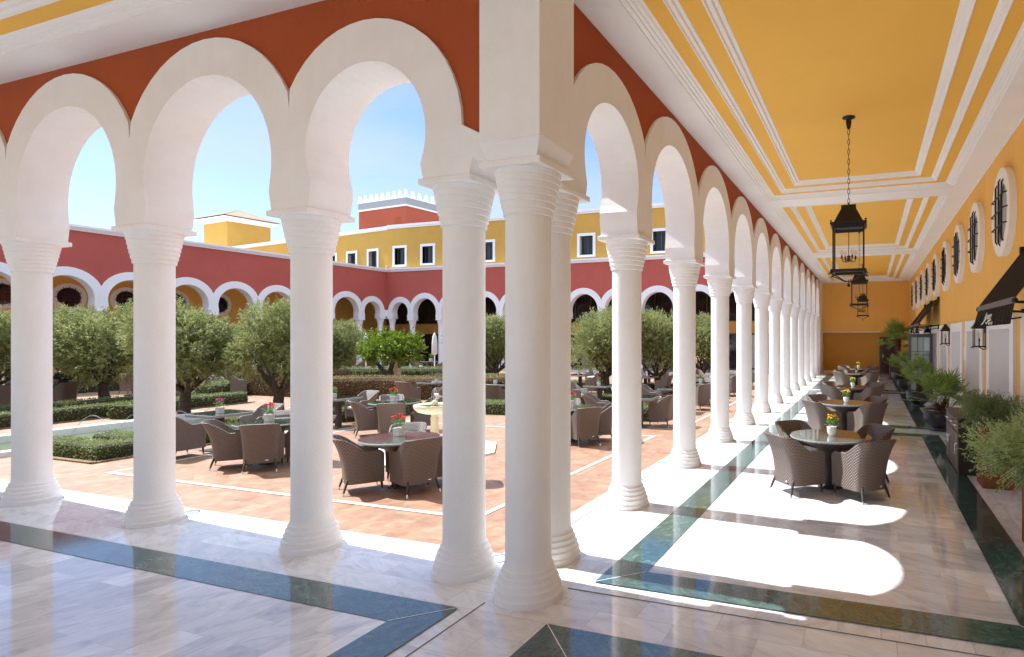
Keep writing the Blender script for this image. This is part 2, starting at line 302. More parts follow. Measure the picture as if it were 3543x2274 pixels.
# ------------------------------------------------------------------ mesh helpers
class MB:
    def __init__(s): s.v = []; s.f = []; s.m = []; s.uv = []; s.sm = []
    def add(s, vs, fs, mi=0, uvs=None, smooth=False):
        o = len(s.v); s.v += [tuple(v) for v in vs]
        for i, f in enumerate(fs):
            s.f.append(tuple(o + k for k in f)); s.m.append(mi); s.sm.append(smooth)
            s.uv.append(uvs[i] if uvs else None)
        return s
    def box(s, a, b, mi=0):
        (x0, y0, z0), (x1, y1, z1) = a, b
        vs = [(x0,y0,z0),(x1,y0,z0),(x1,y1,z0),(x0,y1,z0),(x0,y0,z1),(x1,y0,z1),(x1,y1,z1),(x0,y1,z1)]
        fs = [(3,2,1,0),(4,5,6,7),(0,1,5,4),(1,2,6,5),(2,3,7,6),(3,0,4,7)]
        uv = []
        for f in fs:
            pts = [vs[k] for k in f]
            ax = 0 if pts[0][0] == pts[1][0] == pts[2][0] else (1 if pts[0][1] == pts[1][1] == pts[2][1] else 2)
            uv.append([((p[1], p[2]) if ax == 0 else (p[0], p[2]) if ax == 1 else (p[0], p[1])) for p in pts])
        return s.add(vs, fs, mi, uv)
    def frustum(s, c0, h0, c1, h1, mi=0):
        """box whose bottom (centre c0, half sizes h0) differs from its top"""
        q = [(-1,-1),(1,-1),(1,1),(-1,1)]
        vs = [(c0[0]+h0[0]*a, c0[1]+h0[1]*b, c0[2]) for a, b in q] + [(c1[0]+h1[0]*a, c1[1]+h1[1]*b, c1[2]) for a, b in q]
        return s.add(vs, [(3,2,1,0),(4,5,6,7),(0,1,5,4),(1,2,6,5),(2,3,7,6),(3,0,4,7)], mi)
    def rings(s, prof, n=32, c=(0,0,0), mi=0):
        """turned profile whose steps stay crisp: every segment has its own vertices"""
        for a, b in zip(prof[:-1], prof[1:]): s.lathe([a, b], n, c, mi, True, False)
        return s
    def lathe(s, prof, n=32, c=(0,0,0), mi=0, smooth=True, cap=True):
        """prof: list of (r,z)"""
        vs = []; fs = []; uv = []
        m = len(prof); L_ = 0; ll = [0]
        for i in range(1, m): L_ += math.hypot(prof[i][0]-prof[i-1][0], prof[i][1]-prof[i-1][1]); ll.append(L_)
        for i in range(n):
            a = 2*pi*i/n
            for r, z in prof: vs.append((c[0]+r*cos(a), c[1]+r*sin(a), c[2]+z))
        rm = max(r for r, z in prof)
        for i in range(n):
            j = (i+1) % n; u0 = i/n*2*pi*rm*.5; u1 = (i+1)/n*2*pi*rm*.5
            for k in range(m-1):
                fs.append((i*m+k, j*m+k, j*m+k+1, i*m+k+1)); uv.append([(u0,ll[k]),(u1,ll[k]),(u1,ll[k+1]),(u0,ll[k+1])])
        s.add(vs, fs, mi, uv, smooth)
        if cap:
            if prof[0][0] > 1e-4: s.add([vs[i*m] for i in range(n)], [tuple(range(n-1,-1,-1))], mi)
            if prof[-1][0] > 1e-4: s.add([vs[i*m+m-1] for i in range(n)], [tuple(range(n))], mi, [[(vs[i*m+m-1][0], vs[i*m+m-1][1]) for i in range(n)]])
        return s
    def tube(s, pts, r, n=6, mi=0, smooth=True, cap=True):
        pts = [Vector(p) for p in pts]; rs = r if isinstance(r, (list, tuple)) else [r]*len(pts)
        vs = []; prev = None
        for i, p in enumerate(pts):
            d = (pts[min(i+1, len(pts)-1)] - pts[max(i-1, 0)])
            if d.length < 1e-9: d = Vector((0,0,1))
            d.normalize()
            if prev is None:
                u = d.orthogonal().normalized()
            else:
                u = (prev - d*prev.dot(d))
                u = u.normalized() if u.length > 1e-6 else d.orthogonal().normalized()
            prev = u; w_ = d.cross(u)
            for k in range(n):
                a = 2*pi*k/n; q = p + (u*cos(a) + w_*sin(a))*rs[i]; vs.append(tuple(q))
        fs = []; uv = []
        l = 0
        for i in range(len(pts)-1):
            l2 = l + (pts[i+1]-pts[i]).length
            for k in range(n):
                k2 = (k+1) % n; fs.append((i*n+k, i*n+k2, (i+1)*n+k2, (i+1)*n+k))
                uv.append([(k*.02, l), ((k+1)*.02, l), ((k+1)*.02, l2), (k*.02, l2)])
            l = l2
        s.add(vs, fs, mi, uv, smooth)
        if cap:
            s.add(vs[:n], [tuple(range(n-1,-1,-1))], mi); s.add(vs[-n:], [tuple(range(n))], mi)
        return s
    def ball(s, c, r, n=10, mi=0, sz=1.0):
        return s.lathe([(max(1e-5, r*sin(pi*k/n)), -r*sz*cos(pi*k/n)) for k in range(n+1)], n*2 if n > 4 else 8, c, mi, True, False)
    def mesh(s, name, mats):
        me = bpy.data.meshes.new(name); me.from_pydata(s.v, [], s.f)
        for mn in mats: me.materials.append(MAT[mn])
        me.polygons.foreach_set('material_index', s.m); me.polygons.foreach_set('use_smooth', s.sm)
        if any(u is not None for u in s.uv):
            uvl = me.uv_layers.new(name='UVMap'); data = [0.0]*(len(me.loops)*2); li = 0
            for f, u in zip(s.f, s.uv):
                for k in range(len(f)):
                    if u is not None: data[2*li], data[2*li+1] = u[k][0], u[k][1]
                    li += 1
            uvl.data.foreach_set('uv', data)
        me.update(); return me
    def build(s, name, mats, parent=None, loc=(0,0,0), rz=0, bevel=0):
        if isinstance(mats, str): mats = [mats]
        o = bpy.data.objects.new(name, s.mesh(name, mats)); C.objects.link(o)
        o.location = loc; o.rotation_euler = (0, 0, rz)
        if parent: o.parent = parent
        if bevel:
            b_ = o.modifiers.new('bevel', 'BEVEL'); b_.width = bevel; b_.segments = 2; b_.limit_method = 'ANGLE'; b_.angle_limit = radians(40)
        return o
def tag(o, label=None, cat=None, group=None, kind=None):
    if label: o['label'] = label
    if cat: o['category'] = cat
    if group: o['group'] = group
    if kind: o['kind'] = kind
    return o
def thing(name, label, cat, loc=(0,0,0), rz=0, group=None):
    o = bpy.data.objects.new(name, None); C.objects.link(o); o.location = loc; o.rotation_euler = (0,0,rz); o.empty_display_size = .2
    return tag(o, label, cat, group)
KIDS = {}
def kids(o):
    return [c for c in C.objects if c.parent == o]
def dup(root, loc, rz=0, label=None, group=None, scale=None):
    r = root.copy(); C.objects.link(r); r.location = loc; r.rotation_euler = (0,0,rz)
    if scale: r.scale = scale if isinstance(scale, tuple) else (scale,)*3
    if label: r['label'] = label
    if group: r['group'] = group
    for ch in KIDS.setdefault(root.name, kids(root)):
        c_ = ch.copy(); C.objects.link(c_); c_.parent = r
        for g_ in KIDS.setdefault(ch.name, kids(ch)):
            d_ = g_.copy(); C.objects.link(d_); d_.parent = c_
    return r

YZ = -.12        # the courtyard lies one shallow step below the marble
def yd(x, y, s=1.0558):
    return 2.923+(x-2.923)*s, -4.437+(y+4.437)*s
# ================================================================== SETTING: ground and paving
def sheet(name, x0, x1, y0, y1, z, mat, kind='structure'):
    m = MB().add([(x0,y0,z),(x1,y0,z),(x1,y1,z),(x0,y1,z)], [(0,1,2,3)])
    return tag(m.build(name, mat), kind=kind)
sheet('ground', -400, 400, -400, 400, -.16, 'concrete_pot')
sheet('courtyard_paving', -31.2, -.40, .40, 30, YZ, 'terracotta')
def floor_mesh(name, rects, mat, z):
    m = MB()
    for x0, x1, y0, y1 in rects: m.add([(x0,y0,z),(x1,y0,z),(x1,y1,z),(x0,y1,z)], [(0,1,2,3)])
    return tag(m.build(name, mat), kind='structure')
floor_mesh('gallery_floor', [(-.5, 5.4, .0, 33)], 'marble_border', .006)
floor_mesh('gallery_floor', [(-31, -.0, -5.2, .47), (-.0, 5.4, -5.2, 0)], 'marble_border_x', .0055)
floor_mesh('gallery_floor', [(-31, -.5, .25, .47)], 'marble_border', .009)
floor_mesh('far_gallery_floor', [(-36, -31, -5, 34.8), (-31, -.5, 29.5, 34.8)], 'marble_border', .003)
st_ = MB(); st_.box((-31, .44, -.15), (-.47, .47, .0035)); st_.box((-.5, .47, -.15), (-.47, 31, .0035)); tag(st_.build('step_edge', 'curb_marble'), kind='structure')
st_ = MB(); st_.box((-36, -5, -.15), (-30.75, 34.8, .0)); st_.box((-30.75, 29.45, -.15), (-.5, 34.8, .0)); tag(st_.build('step_edge', 'curb_marble'), kind='structure')
# framed panels: green serpentine band round a field of white slabs
def panel(x0, x1, y0, y1, bw, field, fields_mat):
    floor_mesh('floor_field', [(x0+bw, x1-bw, y0+bw, y1-bw)], fields_mat, .012)
    m = MB()
    def q(a, b, c, d, mi): m.add([(p[0], p[1], .016) for p in (a, b, c, d)], [(0,1,2,3)], mi)
    X0, X1, Y0, Y1 = x0+bw, x1-bw, y0+bw, y1-bw
    q((x0,y0),(X0,Y0),(X0,Y1),(x0,y1),0); q((x1,y0),(x1,y1),(X1,Y1),(X1,Y0),0)
    q((x0,y0),(x1,y0),(X1,Y0),(X0,Y0),1); q((x0,y1),(X0,Y1),(X1,Y1),(x1,y1),1)
    tag(m.build('floor_band', ['green_along', 'green_across']), kind='structure')
    j = MB()
    for (a, b) in (((x0,y0),(X0,Y0)), ((x1,y0),(X1,Y0)), ((x0,y1),(X0,Y1)), ((x1,y1),(X1,Y1))):
        d = Vector((b[0]-a[0], b[1]-a[1])).normalized(); nrm = Vector((-d.y, d.x))*.004
        j.add([(a[0]-nrm.x,a[1]-nrm.y,.0185),(b[0]-nrm.x,b[1]-nrm.y,.0185),(b[0]+nrm.x,b[1]+nrm.y,.0185),(a[0]+nrm.x,a[1]+nrm.y,.0185)], [(0,1,2,3)])
    tag(j.build('floor_joint', 'curb_marble'), kind='structure')
for (y0, y1) in ((.17, 9.62), (10.42, 19.6), (20.4, 31.6)):
    panel(.66, 4.33, y0, y1, .36, None, 'marble_across')
for (x0, x1) in ((-9.7, -.13), (-19.6, -10.5), (-29.5, -20.4)):
    panel(x0, x1, -4.30, -.63, .36, None, 'marble_along')
panel(.66, 4.33, -4.30, -.62, .36, None, 'marble_along')
# expansion joints
j = MB()
j.box((-.0025, -5.05, .007), (.0025, -.47, .0125)); j.box((.5, -.010, .007), (5.0, -.005, .0125))
j.box((-.30, .47, .0065), (-.294, 31.5, .0125)); j.box((-31, .312, .009), (-.31, .317, .0125))
tag(j.build('expansion_joint', 'roof_felt'), kind='structure')
# marble channel lines in the terracotta
RX0, RX1, RY0, RY1 = -9.05, -1.716, 1.66, 8.1
tag(MB().add([(RX0,RY0,YZ+.004),(RX1,RY0,YZ+.004),(RX1,RY1,YZ+.004),(RX0,RY1,YZ+.004)], [(0,1,2,3)]).build('ring_paving', 'terracotta_ring'), kind='structure')
ln = MB(); W_ = .055
def line_rect(m, x0, x1, y0, y1, z, w):
    m.box((x0-w, y0-w, z-.003), (x1+w, y0+w, z)); m.box((x0-w, y1-w, z-.003), (x1+w, y1+w, z))
    m.box((x0-w, y0+w, z-.003), (x0+w, y1-w, z)); m.box((x1-w, y0+w, z-.003), (x1+w, y1-w, z))
line_rect(ln, RX0, RX1, RY0, RY1, YZ+.009, .038)
for (x0, x1, y0, y1) in ((-22.8, -14.6, 7.6, 15.0), (-13.8, -6.2, 15.2, 24), (-4.6, -1.47, 9.6, 17)):
    line_rect(ln, x0, x1, y0, y1, YZ+.009, .036)
tag(ln.build('channel_line', 'curb_marble'), kind='structure')
sl_ = MB(); line_rect(sl_, RX0, RX1, RY0, RY1, YZ+.0125, .008)
tag(sl_.build('channel_slot', 'roof_felt'), kind='structure')

# ================================================================== ARCADES
CT = Matrix.Identity(4)
NK = 3.008
def col_profiles(top):
    """top: underside of the abacus.  returns base, shaft, capital profiles"""
    base = [(.281,0),(.281,.055),(.268,.068),(.268,.115),(.252,.128),(.252,.165),(.234,.178),(.234,.215),(.214,.228),(.214,.262),(.198,.275),(.190,.30)]
    n_ = top-.365
    shaft = [(.190,.29),(.187,.6),(.1866,1.5),(.1866,n_+.02)]
    cap = []
    k = 7; hgt = .365/k
    for i in range(k):
        r0 = .203 + (.268-.203)*(i/(k-1))**.9
        z0 = n_ + i*hgt
        cap += [(r0-.012, z0), (r0, z0+.010), (r0+.002, z0+hgt-.004), (r0-.001, z0+hgt)]
    return base, shaft, cap
CM = {}
def column_meshes(top, n=40):
    k = (top, n)
    if k not in CM:
        b_, s_, c_ = col_profiles(top)
        ab = MB().box((-.28, -.28, top), (.28, .28, top+.055))
        CM[k] = [MB().rings(b_, n).mesh('column_base', ['white_plaster']), MB().lathe(s_, n, cap=False).mesh('column_shaft', ['white_plaster']),
                 MB().rings(c_, n).mesh('column_capital', ['white_plaster']), ab.mesh('abacus', ['white_plaster'])]
    return CM[k]
def column(parent, x, y, top, n=40):
    r = bpy.data.objects.new('column', None); r.empty_display_size = .2; C.objects.link(r); r.parent = parent; r.location = (x, y, 0)
    for nm, me in zip(('base', 'shaft', 'capital', 'abacus'), column_meshes(top, n)):
        o = bpy.data.objects.new(nm, me); C.objects.link(o); o.parent = r
        if nm == 'abacus':
            b_ = o.modifiers.new('bevel', 'BEVEL'); b_.width = .008; b_.segments = 2
    return r
D = .25; RD = .215
def arcade_run(cols, corner0, ztop, segs=28, white=0, rust=1, tri=None, low=(0,), end1=None, soff=0.0):
    """cols: column positions along s (first is the corner-cluster column, taller).
    local frame: s along the run, y depth (-D inner face .. +D court face), z up."""
    m = MB()
    def arch(s0, s1, tall0, tall1, left_limit=None, right_limit=None, small=False):
        cs = (s0+s1)/2; hw = (s1-s0)/2-.28
        zk0 = 3.69 if tall0 else 3.61; zk1 = 3.69 if tall1 else 3.61
        if small: zc, ri, ro = 3.985, .722, 1.112
        else:
            ri = hw+.036; zc = 3.915; ro = ri+.385
        zk = 3.61 if not small else 3.69
        ak = math.asin(max(-1, -(zc-zk)/ri))
        N = segs
        A = [pi-ak + (-(pi-2*ak))*i/N for i in range(N+1)]     # from left spring over the crown to right spring
        inn = [(cs+ri*cos(a), zc+ri*sin(a)) for a in A]
        inn[0] = (cs-hw, zk); inn[-1] = (cs+hw, zk)
        outp = []; circ = []
        for a in A:
            lim = left_limit if cos(a) < 0 and left_limit is not None else right_limit if cos(a) >= 0 and right_limit is not None else (s0 if cos(a) < 0 else s1)
            tx, tz = cs+ro*cos(a), zc+ro*sin(a)
            isc = True
            if sin(a) < -.02: tx, tz, isc = lim, max(zk, zc+(lim-cs)*math.tan(a)), False
            elif (cos(a) < 0 and tx < lim) or (cos(a) >= 0 and tx > lim):
                tx, tz, isc = lim, zc+(lim-cs)*math.tan(a), False
            outp.append((tx, max(tz, zk))); circ.append(isc)
        outp[0] = (outp[0][0], zk); outp[-1] = (outp[-1][0], zk)
        for sgn in (-1, 1):
            for i in range(N):
                vs = [(inn[i][0], sgn*D, inn[i][1]), (inn[i+1][0], sgn*D, inn[i+1][1]), (outp[i+1][0], sgn*D, outp[i+1][1]), (outp[i][0], sgn*D, outp[i][1])]
                m.add(vs, [(0,1,2,3) if sgn < 0 else (3,2,1,0)], white)
            # rust field above
            for i in range(N):
                if outp[i][0] == outp[i+1][0]: continue
                xa, za = outp[i]; xb, zb = outp[i+1]
                y = sgn*RD
                m.add([(xa,y,za),(xb,y,zb),(xb,y,ztop),(xa,y,ztop)], [(0,1,2,3) if sgn < 0 else (3,2,1,0)], rust)
                m.add([(xa,y,za),(xb,y,zb),(xb,sgn*D,zb),(xa,sgn*D,za)], [(0,1,2,3) if sgn > 0 else (3,2,1,0)], white)
        for i in range(N):   # intrados
            m.add([(inn[i][0],-D,inn[i][1]),(inn[i+1][0],-D,inn[i+1][1]),(inn[i+1][0],D,inn[i+1][1]),(inn[i][0],D,inn[i][1])], [(3,2,1,0)], white, smooth=True)
    for k in range(len(cols)-1):
        if k == 0: arch(cols[0], cols[1], True, False, left_limit=corner0, small=True)
        elif k == len(cols)-2 and end1 is not None: arch(cols[k], cols[k+1], False, True, right_limit=end1, small=True)
        else: arch(cols[k], cols[k+1], False, False)
    # imposts between abacus and springing
    for k, s in enumerate(cols):
        tall = k == 0 or (k == len(cols)-1 and end1 is not None)
        zt, zk = (3.555, 3.69) if tall else (3.41, 3.61)
        if k == 1: zk = 3.61
        m.frustum((s, 0, zt), (.245, D), (s, 0, zk), (.28, D), white)
        if k == 1 or (end1 is not None and k == len(cols)-2):      # the small arch springs a little higher on its side
            a, b_ = (s-.28, s) if k == 1 else (s, s+.28)
            m.box((a, -D+.0015, zk), (b_, D-.0015, 3.69+.0015), white)
    # lintel of the corner cluster
    def soffit(a, b, z): m.add([(a,-D,z),(b,-D,z),(b,D,z),(a,D,z)], [(3,2,1,0)], white)
    soffit(corner0, cols[0]-.279, 3.6905+soff)
    if end1 is not None: soffit(cols[-1]+.279, end1, 3.6905+soff)
    return m
def place(m, f):
    m.v = [f(*v) for v in m.v]; return m
A1, FB, BAY = .573, 1.884, 2.472
colsB = [A1, A1+FB] + [A1+FB+BAY*k for k in range(1, 12)]
colsA = [A1, A1+FB] + [A1+FB+BAY*k for k in range(1, 10)]
near = thing('arcade', 'near white horseshoe arcade with rust coloured spandrels and ringed columns', 'arcade', (0,0,0))
# row A runs to -x (s = -x, inner face -y); row B runs to +y (inner face +x)
mA = place(arcade_run(colsA, -.01, 7.0), lambda s, y, z: (-s, y, z)); mA.f = [tuple(reversed(f)) for f in mA.f]
mA.build('arcade_wall', ['white_plaster', 'rust_plaster'], near)
mB = place(arcade_run(colsB, -.01, 7.0, soff=.003), lambda s, y, z: (-y, s, z))
mB.build('arcade_wall', ['white_plaster', 'rust_plaster'], near)
for s in colsA: column(near, -s, 0, 3.50 if s == A1 else 3.355)
for s in colsB: column(near, 0, s, 3.50 if s == A1 else 3.355)
column(near, .255, -.235, 3.50)
pier = MB(); pier.frustum((.262, -.262, 3.556), (.232, .232), (.285, -.285, 3.69), (.275, .275)); pier.box((.01, -.56, 3.69), (.56, -.01, 5.42))
pier.build('corner_pier', 'white_plaster', near, bevel=.006)
mm_ = MB(); mm_.box((-RD, -RD+.002, 3.96), (.01, RD, 7.0)); mm_.box((-RD+.002, -.01, 3.96), (RD, A1, 7.0)); mm_.box((-A1, -RD+.001, 3.96), (-.01, RD-.001, 7.0))
mm_.build('corner_spandrel', 'rust_plaster', near)
# end pilaster of row B against the end wall
ep = MB(); ep.box((-.25, 30.2, 0), (.25, 32.3, 5.4)); ep.build('end_pilaster', 'white_plaster', near)
def cornice(parent, pts, z, mat='white_paint', prof=((0,0),(.05,.0),(.05,.06),(.09,.07),(.09,.13),(.15,.15),(.15,.25),(-.3,.25)), closed=False):
    """pts: plan polyline, profile offset to the RIGHT of travel"""
    m = MB(); n = len(pts)
    offs = []
    for i, p in enumerate(pts):
        p = Vector(p)
        d0 = (p-Vector(pts[i-1])).normalized() if i > 0 else None
        d1 = (Vector(pts[i+1])-p).normalized() if i < n-1 else None
        n0 = Vector((d0.y,-d0.x)) if d0 else None; n1 = Vector((d1.y,-d1.x)) if d1 else None
        if n0 and n1:
            b_ = (n0+n1).normalized(); offs.append(b_/max(.3, b_.dot(n0)))
        else: offs.append(n0 or n1)
    vs = [(p[0]+o.x*a, p[1]+o.y*a, z+b_) for p, o in zip(pts, offs) for a, b_ in prof]
    k = len(prof); fs = []
    for i in range(n-1):
        for q in range(k-1): fs.append((i*k+q, i*k+q+1, (i+1)*k+q+1, (i+1)*k+q))
    m.add(vs, fs); return m.build('cornice', mat, parent)
cornice(near, [(.25-.5, 31), (-.25+.03, .25-.03), (-28, .25-.03)][::-1] if False else [(-.215, 31.5), (-.215, .215), (-28, .215)], 6.95)
roof = MB(); roof.box((-.2, -5.3, 6.9), (6, 33, 7.0)); roof.box((-30.5, -5.3, 6.9), (-.2, .2, 7.0)); roof.build('roof', 'roof_felt', near)

# ================================================================== CEILING (coffered)
ceil = MB()   # 0 white, 1 yellow
PROF = [(0,5.40,0),(.0,5.418,0),(.045,5.424,0),(.05,5.440,0),(.085,5.446,0),(.09,5.458,0),(.125,5.466,0),(.14,5.482,0),(.17,5.482,0),
        (.36,5.482,1),(.36,5.470,0),(.372,5.468,0),(.385,5.490,0),(.42,5.500,0),(.43,5.522,0),(.465,5.534,0),(.47,5.545,0),
        (.69,5.545,1),(.69,5.53,0),(.705,5.530,0),(.72,5.556,0),(.76,5.566,0),(.775,5.592,0),(.815,5.604,0),(.82,5.615,0)]
def ring(x0,x1,y0,y1,z0, X0,X1,Y0,Y1,z1, mi):
    a = [(x0,y0,z0),(x1,y0,z0),(x1,y1,z0),(x0,y1,z0)]; b_ = [(X0,Y0,z1),(X1,Y0,z1),(X1,Y1,z1),(X0,Y1,z1)]
    ceil.add(a+b_, [(0,4,5,1),(1,5,6,2),(2,6,7,3),(3,7,4,0)], mi)
def coffer(cx0,cx1,cy0,cy1, x0,x1,y0,y1):
    ring(cx0,cx1,cy0,cy1,5.40, x0,x1,y0,y1,5.40, 0)
    p = (0, 5.40)
    for d, z, mi in PROF[1:]:
        ring(x0+p[0],x1-p[0],y0+p[0],y1-p[0],p[1], x0+d,x1-d,y0+d,y1-d,z, mi); p = (d, z)
    d = p[0]; ceil.add([(x0+d,y0+d,p[1]),(x1-d,y0+d,p[1]),(x1-d,y1-d,p[1]),(x0+d,y1-d,p[1])], [(3,2,1,0)], 1)
XW = 5.05
coffer(.2, XW, -.2, 10.0, .64, 4.62, .25, 9.62)
coffer(.2, XW, 10.0, 20.0, .64, 4.62, 10.42, 19.6)
coffer(.2, XW, 20.0, 32.4, .64, 4.62, 20.4, 31.6)
coffer(.2, XW, -5.05, -.2, .64, 4.62, -4.62, -.64)
coffer(-10.1, .2, -5.05, -.2, -9.7, -.25, -4.62, -.64)
coffer(-20.1, -10.1, -5.05, -.2, -19.6, -10.5, -4.62, -.64)
coffer(-30, -20.1, -5.05, -.2, -29.6, -20.5, -4.62, -.64)
tag(ceil.build('ceiling', ['ceiling_white', 'yellow_ceiling']), kind='structure')

# ================================================================== GALLERY WALL (right) with doorways and round windows
gw = thing('gallery_wall', 'long ochre gallery wall with white doorways below a row of round barred windows', 'wall', (XW, 0, 0))
DC = [6.98+2.665*k for k in range(-3, 9)]        # doorway centres
wall = MB()
def wq(y0, y1, z0, z1, x=0.0): wall.add([(x,y0,z0),(x,y1,z0),(x,y1,z1),(x,y0,z1)], [(3,2,1,0)], 0, [[(y0,z1),(y1,z1),(y1,z0),(y0,z0)]])
yy = -5.05
for c_ in DC:
    wq(yy, c_-.825, 0, 2.285); wq(c_-.825, c_+.825, 2.285, 5.41) ; wq(yy, c_-.825, 2.285, 5.41); yy = c_+.825
wq(yy, 32.4, 0, 2.285); wq(yy, 32.4, 2.285, 5.41)
wall.build('wall_face', 'ochre_plaster', gw)
GL = {k for k in (4, 5)}   # leaves that are glazed: indices of DC counted from doorway 1
for i, c_ in enumerate(DC):
    fr = MB(); o_, i_ = 1.10, .825
    fr.box((-.05, c_-o_, 0), (0.001, c_-i_, 2.51)); fr.box((-.05, c_+i_, 0), (0.001, c_+o_, 2.51)); fr.box((-.05, c_-i_, 2.285), (0.001, c_+i_, 2.51))
    # reveal
    fr.add([(0,c_-i_,0),(.36,c_-i_,0),(.36,c_-i_,2.285),(0,c_-i_,2.285)], [(0,1,2,3)]); fr.add([(0,c_+i_,0),(.36,c_+i_,0),(.36,c_+i_,2.285),(0,c_+i_,2.285)], [(3,2,1,0)])
    fr.add([(0,c_-i_,2.285),(.36,c_-i_,2.285),(.36,c_+i_,2.285),(0,c_+i_,2.285)], [(0,1,2,3)])
    f = fr.build('door_frame', 'white_paint', gw)
    glazed = i >= 7
    if not glazed:
        lf = MB().box((.34, c_-i_+.003, .01), (.39, c_+i_-.003, 2.28)); d_ = lf.build('door', 'white_paint', gw)
        hg = MB()
        for z in (.35, 1.05, 1.75): hg.box((.325, c_-i_+.004, z), (.34, c_-i_+.03, z+.17))
        hg.build('hinge', 'black_iron', d_)
    else:
        lf = MB()
        lf.box((.10, c_-i_+.003, .0), (.15, c_-i_+.12, 2.28)); lf.box((.10, c_+i_-.12, 0), (.15, c_+i_-.003, 2.28)); lf.box((.10, c_-i_+.12, 2.16), (.15, c_+i_-.12, 2.28))
        lf.box((.10, c_-.06, 0), (.15, c_+.06, 2.16)); lf.box((.10, c_-i_+.12, 0), (.15, c_-.06, .18)); lf.box((.10, c_+.06, 0), (.15, c_+i_-.12, .18))
        for z in (1.62, 1.50, .62): 
            lf.box((.112, c_-i_+.12, z), (.135, c_-.06, z+.018)); lf.box((.112, c_+.06, z), (.135, c_+i_-.12, z+.018))
        d_ = lf.build('door', 'grey_frame', gw)
        g_ = MB().box((.120, c_-i_+.10, .1), (.128, c_+i_-.10, 2.18)); g_.build('glass', 'door_glass', d_)
# one glazed leaf stands open into the gallery
c_ = DC[7]
op = MB(); 
def leaf(m, L_=.80, T=.045):
    m.box((0, 0, .02), (.10, T, 2.26)); m.box((L_-.10, 0, .02), (L_, T, 2.26)); m.box((.10, 0, 2.14), (L_-.10, T, 2.26)); m.box((.10, 0, .02), (L_-.10, T, .20))
    for z in (1.62, 1.50, .62): m.box((.10, .01, z), (L_-.10, T-.01, z+.018))
    m.box((.30, .01, .20), (.315, T-.01, 2.14)); m.box((L_-.315, .01, .20), (L_-.30, T-.01, 2.14)); return m
o = leaf(op).build('open_door', 'grey_frame', gw, (-.02, c_+.80, 0), radians(180-8))
g_ = MB().box((.09, .018, .1), (.71, .026, 2.2)).build('glass', 'door_glass', o)
h_ = MB().box((.70, -.05, .98), (.76, -.0, 1.0)); h_.box((.60, -.06, .98), (.76, -.045, 1.0)); h_.build('handle', 'black_iron', o)
# round windows
WY = [1.2, 3.92, 6.55, 9.17, 11.70, 14.32, 17.0, 19.6, 22.2, 24.9, 27.6]
rg = MB(); RO, RI, TH = .72, .50, .10
n_ = 48
prof = [(RI,-.012),(RI,TH*1.0),(RO,TH*1.0),(RO,-.012)]
vs = []; fs = []
for k in range(n_):
    a = 2*pi*k/n_
    for r, d in prof: vs.append((-d, r*cos(a), r*sin(a)))
for k in range(n_):
    j_ = (k+1) % n_
    for q in range(3): fs.append((k*4+q, j_*4+q, j_*4+q+1, k*4+q+1))
rg.add(vs, fs, 0); me_ring = rg.mesh('window_surround', ['white_paint'])
gp = MB(); gp.add([(-.008, RI*1.01*cos(2*pi*k/n_), RI*1.01*sin(2*pi*k/n_)) for k in range(n_)], [tuple(range(n_))], 0); me_gl = gp.mesh('pane', ['grey_glass']); me_gd = gp.mesh('pane', ['dark_glass'])
gr = MB()
for d_ in (-.24, 0, .24):
    h = sqrt((RI+.06)**2-d_*d_)
    gr.tube([(-.09, d_, -h), (-.125, d_, -h+.05), (-.125, d_, h-.05), (-.09, d_, h)], .013, 6)
    gr.tube([(-.09, -h, d_), (-.145, -h+.05, d_), (-.145, h-.05, d_), (-.09, h, d_)], .013, 6)
fr_ = MB()
fr_.lathe([(RI-.03,0),(RI+.005,0),(RI+.005,.03),(RI-.03,.03),(RI-.03,0)], 40, cap=False); fr_.v = [(-z-.005, x, y) for x, y, z in fr_.v]
me_fr = fr_.mesh('window_frame', ['grey_frame'])
me_gr = gr.mesh('grille', ['black_iron'])
def round_window(parent, loc, rz=0, pane=None):
    w_ = bpy.data.objects.new('round_window', me_ring); C.objects.link(w_); w_.parent = parent; w_.location = loc; w_.rotation_euler = (0,0,rz)
    for nm, me in (('pane', pane or me_gl), ('window_frame', me_fr), ('grille', me_gr)):
        o = bpy.data.objects.new(nm, me); C.objects.link(o); o.parent = w_
for y in WY: round_window(gw, (0, y, 4.205))
t_ = MB(); t_.box((-.02, -5, 5.36), (0, 32, 5.385)); t_.build('wall_trim', 'white_paint', gw)
# unseen back wall of the left gallery, openings added to let fill light in
bw_ = thing('gallery_back_wall', 'unseen white back wall of the left gallery, gaps added to admit fill light', 'wall')
b_ = MB(); b_.box((-30,-5.25,3.4),(5.05,-5.05,5.41))
for k in range(14): b_.box((4.4-k*2.6,-5.25,0),(5.05-k*2.6,-5.05,3.4))
b_.build('fill_gap_pillars', 'white_plaster', bw_)
